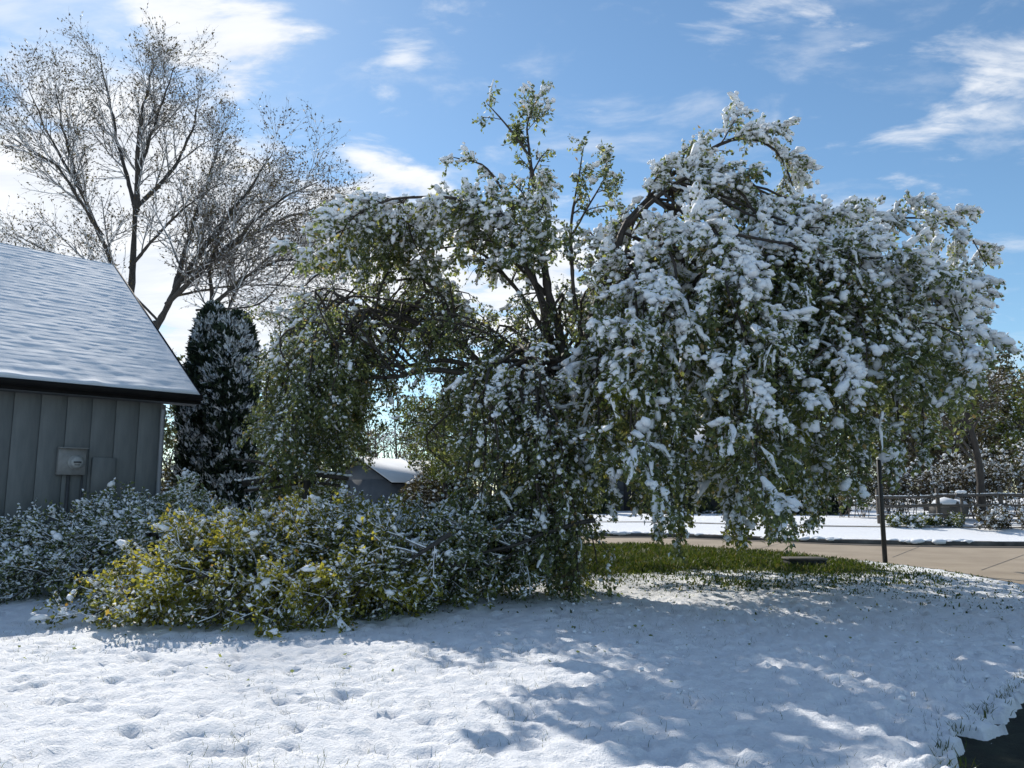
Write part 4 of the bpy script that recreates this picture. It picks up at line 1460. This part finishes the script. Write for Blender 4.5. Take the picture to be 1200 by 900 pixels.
db = on_ground(945, 664)
root = empty('drain_inlet', db, 'low dark drain inlet set in the green grass beside the post', 'drain')
m = MB()
m.box(db + [0, .10, .165], (.86, .5, .05), None, .015)
m.build('lid', M['kerb'], root, db)
m = MB()
m.box(db + [0, .10, .07], (.80, .44, .138), None, .01)
m.build('opening', M['iron'], root, db)
for k in range(7):
    m = MB()
    m.box(db + [-.36 + k * .12, -.128, .075], (.018, .014, .12), None, .003)
    m.build('bar', M['iron'], root, db)

# ------------------------------------------------------------------ across the road
def zg(x, y):
    return float(base_height(np.array(x), np.array(y))) + .03


def small_house(name, label, c, size, eave, ridge, axis, wallm, door=None, windows=(), rz=0.0):
    """gabled house; axis 0: ridge along x, 1: ridge along y"""
    x, y = c
    z = zg(x, y)
    w, d = size
    root = empty(name, (x, y, z), label, 'house', rz=rz)
    org = np.array([x, y, z])
    m = MB()
    m.box(org + [0, 0, eave / 2 - .2], (w, d, eave + .4))
    m.build('wall', wallm, root, org)

    def T(a, b, h):             # a along ridge, b across
        return org + (np.array([a, b, h]) if axis == 0 else np.array([-b, a, h]))
    L, Wd = (w, d) if axis == 0 else (d, w)
    for s in (-1, 1):
        g = MB()
        e = s * (L / 2 - .002)
        g.add([T(e, -Wd / 2, eave), T(e, Wd / 2, eave), T(e, 0, ridge - .1), T(e - s * .1, -Wd / 2, eave), T(e - s * .1, Wd / 2, eave), T(e - s * .1, 0, ridge - .1)],
              [np.array([[0, 1, 2], [5, 4, 3]]), np.array([[0, 3, 4, 1], [1, 4, 5, 2], [2, 5, 3, 0]])])
        g.build('gable', wallm, root, org)
    ov = .4
    sl = (ridge - eave) / (Wd / 2)
    r = MB()
    sn = MB()
    for s in (-1, 1):
        for (mb, h0, h1, e) in ((r, -.10, .0, 0), (sn, .004, .09, .02)):
            p = [T(-L / 2 - ov - e, s * .002, ridge), T(L / 2 + ov + e, s * .002, ridge), T(L / 2 + ov + e, s * (Wd / 2 + ov), eave - sl * ov), T(-L / 2 - ov - e, s * (Wd / 2 + ov), eave - sl * ov)]
            V = [q + [0, 0, h1] for q in p] + [q + [0, 0, h0] for q in p]
            f = np.array([[0, 1, 2, 3], [7, 6, 5, 4], [0, 4, 5, 1], [1, 5, 6, 2], [2, 6, 7, 3], [3, 7, 4, 0]])
            mb.add(V, [f if s < 0 else f[:, ::-1]])
    ro = r.build('roof', M['trim_dark'], root, org)
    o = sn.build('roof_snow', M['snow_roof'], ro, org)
    o['kind'] = 'stuff'
    for (wx, wz, ww, wh) in windows:
        fr = MB()
        fr.box(org + [wx, -d / 2 - .03, wz], (ww + .16, .06, wh + .16), None, .01)
        fo = fr.build('window', M['trim_pale'], root, org)
        gl = MB()
        gl.box(org + [wx, -d / 2 - .064, wz], (ww, .012, wh))
        gl.build('pane', M['pane'], fo, org)
    if door:
        dx, dw, dh = door
        dm = MB()
        for k in range(4):
            dm.box(org + [dx, -d / 2 - .03, (k + .5) * dh / 4], (dw, .05, dh / 4 - .02), None, .01)
        dm.build('garage_door', M['box_dark'], root, org)
    return root


M['pane'] = simple_mat('window_pane', (.02, .024, .03), (.04, .045, .05), 3, .08)
small_house('neighbour_house', 'small far house with slate-blue gable and snow-white roof', (-8.4, 58), (9, 5.2), 2.5, 4.0, 0, M['far_wall'], windows=((-2, 1.5, 1.2, 1.0), (2, 1.5, 1.2, 1.0)), rz=math.radians(62))
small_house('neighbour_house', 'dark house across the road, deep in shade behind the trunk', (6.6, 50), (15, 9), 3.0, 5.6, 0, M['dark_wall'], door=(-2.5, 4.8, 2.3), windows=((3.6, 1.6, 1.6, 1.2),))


def shrub(label, x, y, w, h, mat, n=7000, size=.16, snow=.03, group='shrubs across the road', name='evergreen_shrub', cat='shrub'):
    z = zg(x, y)
    base = np.array([x, y, z])
    root = empty(name, base, label, cat, group)
    mb = MB()
    for k in range(5):
        a = k * 1.256 + .3
        e = base + [math.cos(a) * w * .5, math.sin(a) * w * .4, h * .7]
        mb.tube(spline([base + [0, 0, -.05], base * .5 + e * .5 + [0, 0, h * .1], e], 6), np.linspace(.035, .008, 6), 5)
    mb.build('stem', M['twig'], root, base)
    D = norm(rng.normal(size=(n, 3)))
    D[:, 2] = np.abs(D[:, 2])
    rad = (.55 + .45 * rng.random(n) ** .4) * (.7 + .6 * vnoise(D, 2.4, int(x * 7) % 97 + 3))
    S = base + D * rad[:, None] * [w, w * .8, h]
    V, q = leaves_mesh(S, D, np.full(n, size), .1, .6, .5)
    link('crown', mesh_np('crown', V, [q], False, base), mat, root)
    k = rng.random(n) < snow * (.4 + 1.6 * np.clip(D[:, 2], 0, 1))
    V, fc = blobs(S[k], size * .6 * (.5 + rng.random(k.sum())), None, 1, .6, tiny=True)
    o = link('snow', mesh_np('snow', V, [fc], True, base), M['snow'], root)
    o['kind'] = 'stuff'
    return root


shrub('dark rounded evergreen shrub nearest the dark house door', 4.2, 40.5, 1.1, 2.2, M['needle'], snow=.02)
shrub('broad dark evergreen shrub between trunk and streamers', 8.4, 40.8, 1.9, 2.9, M['needle'], n=7000, size=.19, snow=.01)
shrub('dark evergreen shrub below the middle of the drooping crown', 12.2, 40.2, 1.8, 2.6, M['needle'], n=9000, snow=.012)
shrub('dark evergreen shrub half hidden behind the lower right boughs', 15.0, 38.8, 1.7, 2.3, M['needle'], n=9000, snow=.02)

shrub('loose olive shrub far behind, right of the evergreens', -14.0, 44, 2.4, 3.2, M['leaf_far'], n=7000, size=.2, snow=.03, name='leafy_shrub')
shrub('loose olive shrub far behind, left of the far house', -11.9, 47, 2.2, 2.6, M['leaf_far'], n=7000, size=.2, snow=.05, name='leafy_shrub')
shrub('loose brown shrub far behind the garage corner', -18.5, 45, 2.6, 3.0, M['leaf_brown'], n=7000, size=.2, snow=.04, name='leafy_shrub')
shrub('brown shrub to the right of the far house', -4.6, 52, 2.6, 2.8, M['leaf_brown'], n=7000, size=.2, snow=.05, name='leafy_shrub')
# ---- background trees beyond the road
PROTO = {}


def bg_tree(label, px, Y, ptop, pw, mat, bark='bark_grey', leaves=6, size=.2, name='background_tree', lean=0.0, dust=.2, crown0=.3, trunk_r=.16, m1=11):
    x = (px - 600) / F * Y
    z = zg(x, Y)
    base = np.array([x, Y, z])
    H = at(px, ptop, Y)[2] - z
    wd = pw / F * Y / 2
    if mat in PROTO and not lean:
        src, w0, h0 = PROTO[mat]
        c = copy_tree(src)
        c.location = tuple(base)
        c.rotation_euler = (0, 0, rng.random() * 6.283)
        c.scale = (wd / w0, wd / w0, H / h0)
        c['label'] = label
        return c
    root = bg_tree_new(label, base, H, wd, mat, bark, leaves, size, name, lean, dust, crown0, trunk_r, m1)
    if not lean:
        PROTO[mat] = (root, wd, H)
    return root


def bg_tree_new(label, base, H, wd, mat, bark, leaves, size, name, lean, dust, crown0, trunk_r, m1):
    top = base + [lean * H, 0, H * .9]
    limbs = []
    for i in range(m1):
        f = crown0 + (1 - crown0) * (i + rng.random()) / m1 * .9
        st = base + (top - base) * f * .85
        a = rng.random() * 6.283
        e = st + np.array([math.cos(a) * wd * (1.15 - .55 * f), math.sin(a) * wd * .8, H * (.12 + .2 * rng.random())])
        limbs.append(([st, st * .5 + e * .5 + [0, 0, H * .05], e], .055, .012))
    return build_tree(name, label, base, [
        dict(kind='trunk', limbs=[([base + [0, 0, -.1], base + (top - base) * .35 + [.03 * H, 0, 0], base + (top - base) * .7, top], trunk_r, .03)]),
        dict(kind='bough', wiggle=.4, K=12, limbs=limbs, lv=[dict(m=8, t0=.15, t1=1, ang=42, length=wd * .55, K=6, trop=-.01, jit=.1, tipshrink=.4),
                                                             dict(m=7, t0=.1, t1=1, ang=45, length=wd * .28, K=3, trop=-.03, jit=.12)],
             leaves=leaves, leaves2=3, snowy=.5, snow_n=2)],
        dict(size=size, droop=.2, spread=.8, scatter=.08), (M[bark], M['twig'], M[mat]), group='trees beyond the road',
        snow=dict(big=.05, r=.11, dust=dust, rd=.07, h=1.0, cell=.8, pat=.6, sat=0))


bg_tree('dark leaning tree trunk standing at the split rail fence', 1142, 31, 405, 130, 'leaf_brown', 'bark', leaves=5, size=.13, lean=-.05, trunk_r=.19, crown0=.45)
bg_tree('brown tree between the leaning trunk and the snowy far tree', 1125, 52, 440, 150, 'leaf_brown', leaves=18, size=.21, crown0=.08)
bg_tree('deep green tree behind the lower right boughs, left of the fence', 1030, 60, 410, 180, 'leaf_far', leaves=20, size=.26, crown0=.08)
bg_tree('brown-leaved tree behind the fence beyond the black post', 1080, 44, 400, 170, 'leaf_brown', leaves=18, size=.19, crown0=.08)
bg_tree('fresh lime-green tree at the far right edge behind the fence', 1210, 42, 430, 150, 'leaf_lime', leaves=15, size=.17, crown0=.1)
bg_tree('green tree seen through the lower middle of the drooping crown', 960, 56, 400, 210, 'leaf_far', leaves=20, size=.26, crown0=.08)
bg_tree('green tree rising behind the roof of the dark house', 780, 62, 395, 230, 'leaf_far', leaves=20, size=.26, crown0=.1)
bg_tree('leafy tree behind and left of the trunk, past the far house', 590, 60, 415, 200, 'leaf_far', leaves=20, size=.26, crown0=.08)
bg_tree('olive tree standing right of the far house roof', 520, 50, 450, 110, 'leaf_lime', leaves=8, size=.18, crown0=.25)
bg_tree('thin grey bare tree directly behind the far house', 440, 72, 480, 120, 'leaf_bud', leaves=2, size=.16, crown0=.2)
bg_tree('muted tree between the evergreens and the far house', 335, 52, 400, 160, 'leaf_far', leaves=9, size=.2, crown0=.1)
bg_tree('tall snowy tree behind the lime-green one at right', 1165, 66, 405, 210, 'leaf_far', leaves=18, size=.27, crown0=.1, dust=.7)
bg_tree('grey tree far behind the garage corner', 215, 60, 430, 170, 'leaf_far', leaves=9, size=.22, crown0=.1)


# far wood closing the view
def woodland():
    n = 210
    x = rng.uniform(-80, 80, n)
    y = rng.uniform(88, 125, n)
    h = rng.uniform(7, 14, n)
    z = base_height(x, y)
    P = np.stack([np.stack([x, y, z], 1), np.stack([x + rng.normal(0, .4, n), y, z + h * .5], 1), np.stack([x + rng.normal(0, .9, n), y, z + h], 1)], 1)
    R = np.stack([np.full(n, .16), np.full(n, .1), np.full(n, .03)], 1)
    V, q = tubes(P, R, 5)
    Q, RQ = sprout(P, R, 14, .2, 1, 40, 3.2, 4, .06, .1)
    V2, q2 = tubes(Q, RQ, 3)
    o = link('woodland', mesh_np('woodland', np.vstack([V, V2]), [np.vstack([q, q2 + len(V)])]), M['bark_grey'])
    tag(o, 'grey bare wood closing the view far behind the houses', 'woodland', kind='stuff')
    S, T = points_on(Q, 7, .2, 1)
    S = S + rng.normal(size=S.shape) * .25
    ux, uy = rng.uniform(-80, 80, 13000), rng.uniform(84, 92, 13000)
    S = np.vstack([S, np.stack([ux, uy, base_height(ux, uy) + rng.random(13000) * (1.2 + 4.5 * vnoise(np.stack([ux, uy], -1), .12, 3))], 1)])
    T = np.vstack([T, np.broadcast_to([0, 0, 1.0], (13000, 3))])
    V, q = leaves_mesh(S, T, np.full(len(S), .34), .2, .9, .7)
    o2 = link('foliage', mesh_np('foliage', V, [q]), M['leaf_brown'], o)
    o2['kind'] = 'stuff'
    k = rng.random(len(S)) < .06
    V, f = blobs(S[k], .22 * (.6 + rng.random(k.sum())), None, 1, .6, tiny=True)
    o3 = link('snow', mesh_np('snow', V, [f], True), M['snow'], o)
    o3['kind'] = 'stuff'


woodland()


# ---- split rail fence, brush and small snow-capped things at the right
def fence():
    pts = [(x, 30.6 - .05 * (x - 14) + .12 * math.sin(x * 2)) for x in np.arange(14.3, 26, 2.35)]
    b = np.array([pts[0][0], pts[0][1], zg(*pts[0])])
    root = empty('rail_fence', b, 'weathered split rail fence running along the bank across the road', 'fence')
    zz = [zg(*p) for p in pts]
    for (x, y), z in zip(pts, zz):
        m = MB()
        m.box(np.array([x, y, z + .62]), (.13, .12, 1.45), None, .02)
        m.build('post', M['wood_grey'], root, b)
    for i in range(len(pts) - 1):
        for h in (.30, .68, 1.06):
            a = np.array([pts[i][0] - .1, pts[i][1] - .075, zz[i] + h + rng.normal(0, .02)])
            c = np.array([pts[i + 1][0] + .1, pts[i + 1][1] - .075, zz[i + 1] + h + rng.normal(0, .03)])
            mid = (a + c) / 2 + [0, rng.normal(0, .02), -.02]
            m = MB()
            m.tube(spline([a, mid, c], 6), .055 + .008 * rng.normal(size=6), 6)
            m.build('rail', M['wood_grey'], root, b)
            if h > 1 or rng.random() < .4:
                s = spline([a, mid, c], 40) + [0, 0, .055]
                kk = rng.random(40) < .8
                V, f = blobs(s[kk], .045 * (.7 + .5 * rng.random(kk.sum())), None, 1, .55)
                o = link('snow', mesh_np('snow', V, [f], True, b), M['snow'], root)
                o['kind'] = 'stuff'


fence()


def thicket(label, px, Y, h, w, mat, n=26, leaves=8):
    x = (px - 600) / F * Y
    z = zg(x, Y)
    base = np.array([x, Y, z])
    if (mat, n) in PROTO:
        src, h0, w0 = PROTO[(mat, n)]
        c = copy_tree(src)
        c.location = tuple(base)
        c.rotation_euler = (0, 0, math.pi)
        c.scale = (w / w0, 1, h / h0)
        c['label'] = label
        return c
    limbs = []
    for i in range(n):
        s = base + [rng.uniform(-w, w), rng.uniform(-.5, .5), -.05]
        e = s + [rng.normal(0, .35), rng.normal(0, .3), h * rng.uniform(.5, 1.05)]
        limbs.append(([s, s * .5 + e * .5 + [rng.normal(0, .1), 0, 0], e], .018, .005))
    PROTO[(mat, n)] = None
    r = build_tree('brush_shrub', label, base, [dict(kind='bough', wiggle=.3, K=8, limbs=limbs, lv=[dict(m=7, t0=.2, t1=1, ang=38, length=h * .4, K=5, trop=.02, jit=.12),
                      dict(m=4, t0=.2, t1=1, ang=40, length=h * .18, K=4, trop=0, jit=.12)], leaves=leaves, leaves2=2, snowy=1, snow_n=2)],
                      dict(size=.10, droop=.2, spread=.8, scatter=.05), (M['twig'], M['twig'], M[mat]), cat='shrub', group='brush along the fence',
                      snow=dict(big=.06, r=.07, dust=.35, rd=.045, h=.4, cell=.5, pat=.9, sat=0))
    PROTO[(mat, n)] = (r, h, w)
    return r


thicket('twiggy brown brush behind the fence right of the black post', 1070, 33.5, 2.3, 1.6, 'leaf_brown', 26, 4)
thicket('twiggy brush behind the fence beside the leaning trunk', 1120, 33.0, 2.6, 1.4, 'leaf_brown', 26, 4)
thicket('frosted brush behind the fence right of the leaning trunk', 1170, 32.6, 2.8, 1.6, 'leaf_brown', 26, 4)
thicket('low olive weeds in front of the fence by the black post', 1082, 29.6, .45, 1.3, 'leaf_lime', 18, 6)
thicket('low frosted weeds in front of the fence at the right edge', 1190, 28.8, .7, 1.5, 'leaf_brown', 20, 5)
thicket('dark brush in the gap left of the fence end', 1010, 34.5, 2.4, 1.6, 'leaf_far', 26, 9)

# snow-covered boulder and snow-capped stump behind the fence
gx, gy = (1106 - 600) / F * 31.6, 31.6
bz = zg(gx, gy)
root = empty('boulder', (gx, gy, bz), 'snow-covered boulder gleaming white behind the fence rails', 'boulder')
V, f = blobs(np.array([[gx, gy, bz + .35]]), np.array([.62]), np.array([[1.0, 0, 0]]), 1.25, .75, True, .06)
mbx = MB(); mbx.add(V, [f]); mbx.build('rock', M['kerb'], root, (gx, gy, bz), True)
V, f = blobs(np.array([[gx - .2, gy - .05, bz + .66], [gx + .28, gy, bz + .62]]), np.array([.5, .46]), None, 1, .5, True, .06)
mbx = MB(); mbx.add(V, [f]); o = mbx.build('snow', M['snow'], root, (gx, gy, bz), True); o['kind'] = 'stuff'
gx, gy = (1121 - 600) / F * 30.0, 30.0
bz = zg(gx, gy)
root = empty('mailbox', (gx, gy, bz), 'mailbox on a post with a thick cap of snow near the leaning trunk', 'mailbox')
m = MB(); m.box((gx, gy, bz + .5), (.09, .09, 1.1), None, .01); m.build('post', M['wood_grey'], root, (gx, gy, bz))
m = MB()
th = np.linspace(0, math.pi, 9)
sec = [(-.08, 0)] + [(.08 * -math.cos(t), .09 + .08 * math.sin(t)) for t in th] + [(.08, 0)]
n = len(sec)
V = np.array([(gx + l, gy + a, bz + 1.05 + b) for l in (-.19, .19) for a, b in sec])
i = np.arange(n)
m.add(V, [np.stack([i, (i + 1) % n, n + (i + 1) % n, n + i], 1), np.array([list(range(n))[::-1], list(range(n, 2 * n))])])
m.build('box', M['box_dark'], root, (gx, gy, bz))
V, f = blobs(np.array([[gx - .08, gy, bz + 1.24], [gx + .08, gy, bz + 1.24]]), np.array([.14, .13]), None, 1, .55, True, .06)
m = MB(); m.add(V, [f]); o = m.build('snow', M['snow'], root, (gx, gy, bz), True); o['kind'] = 'stuff'
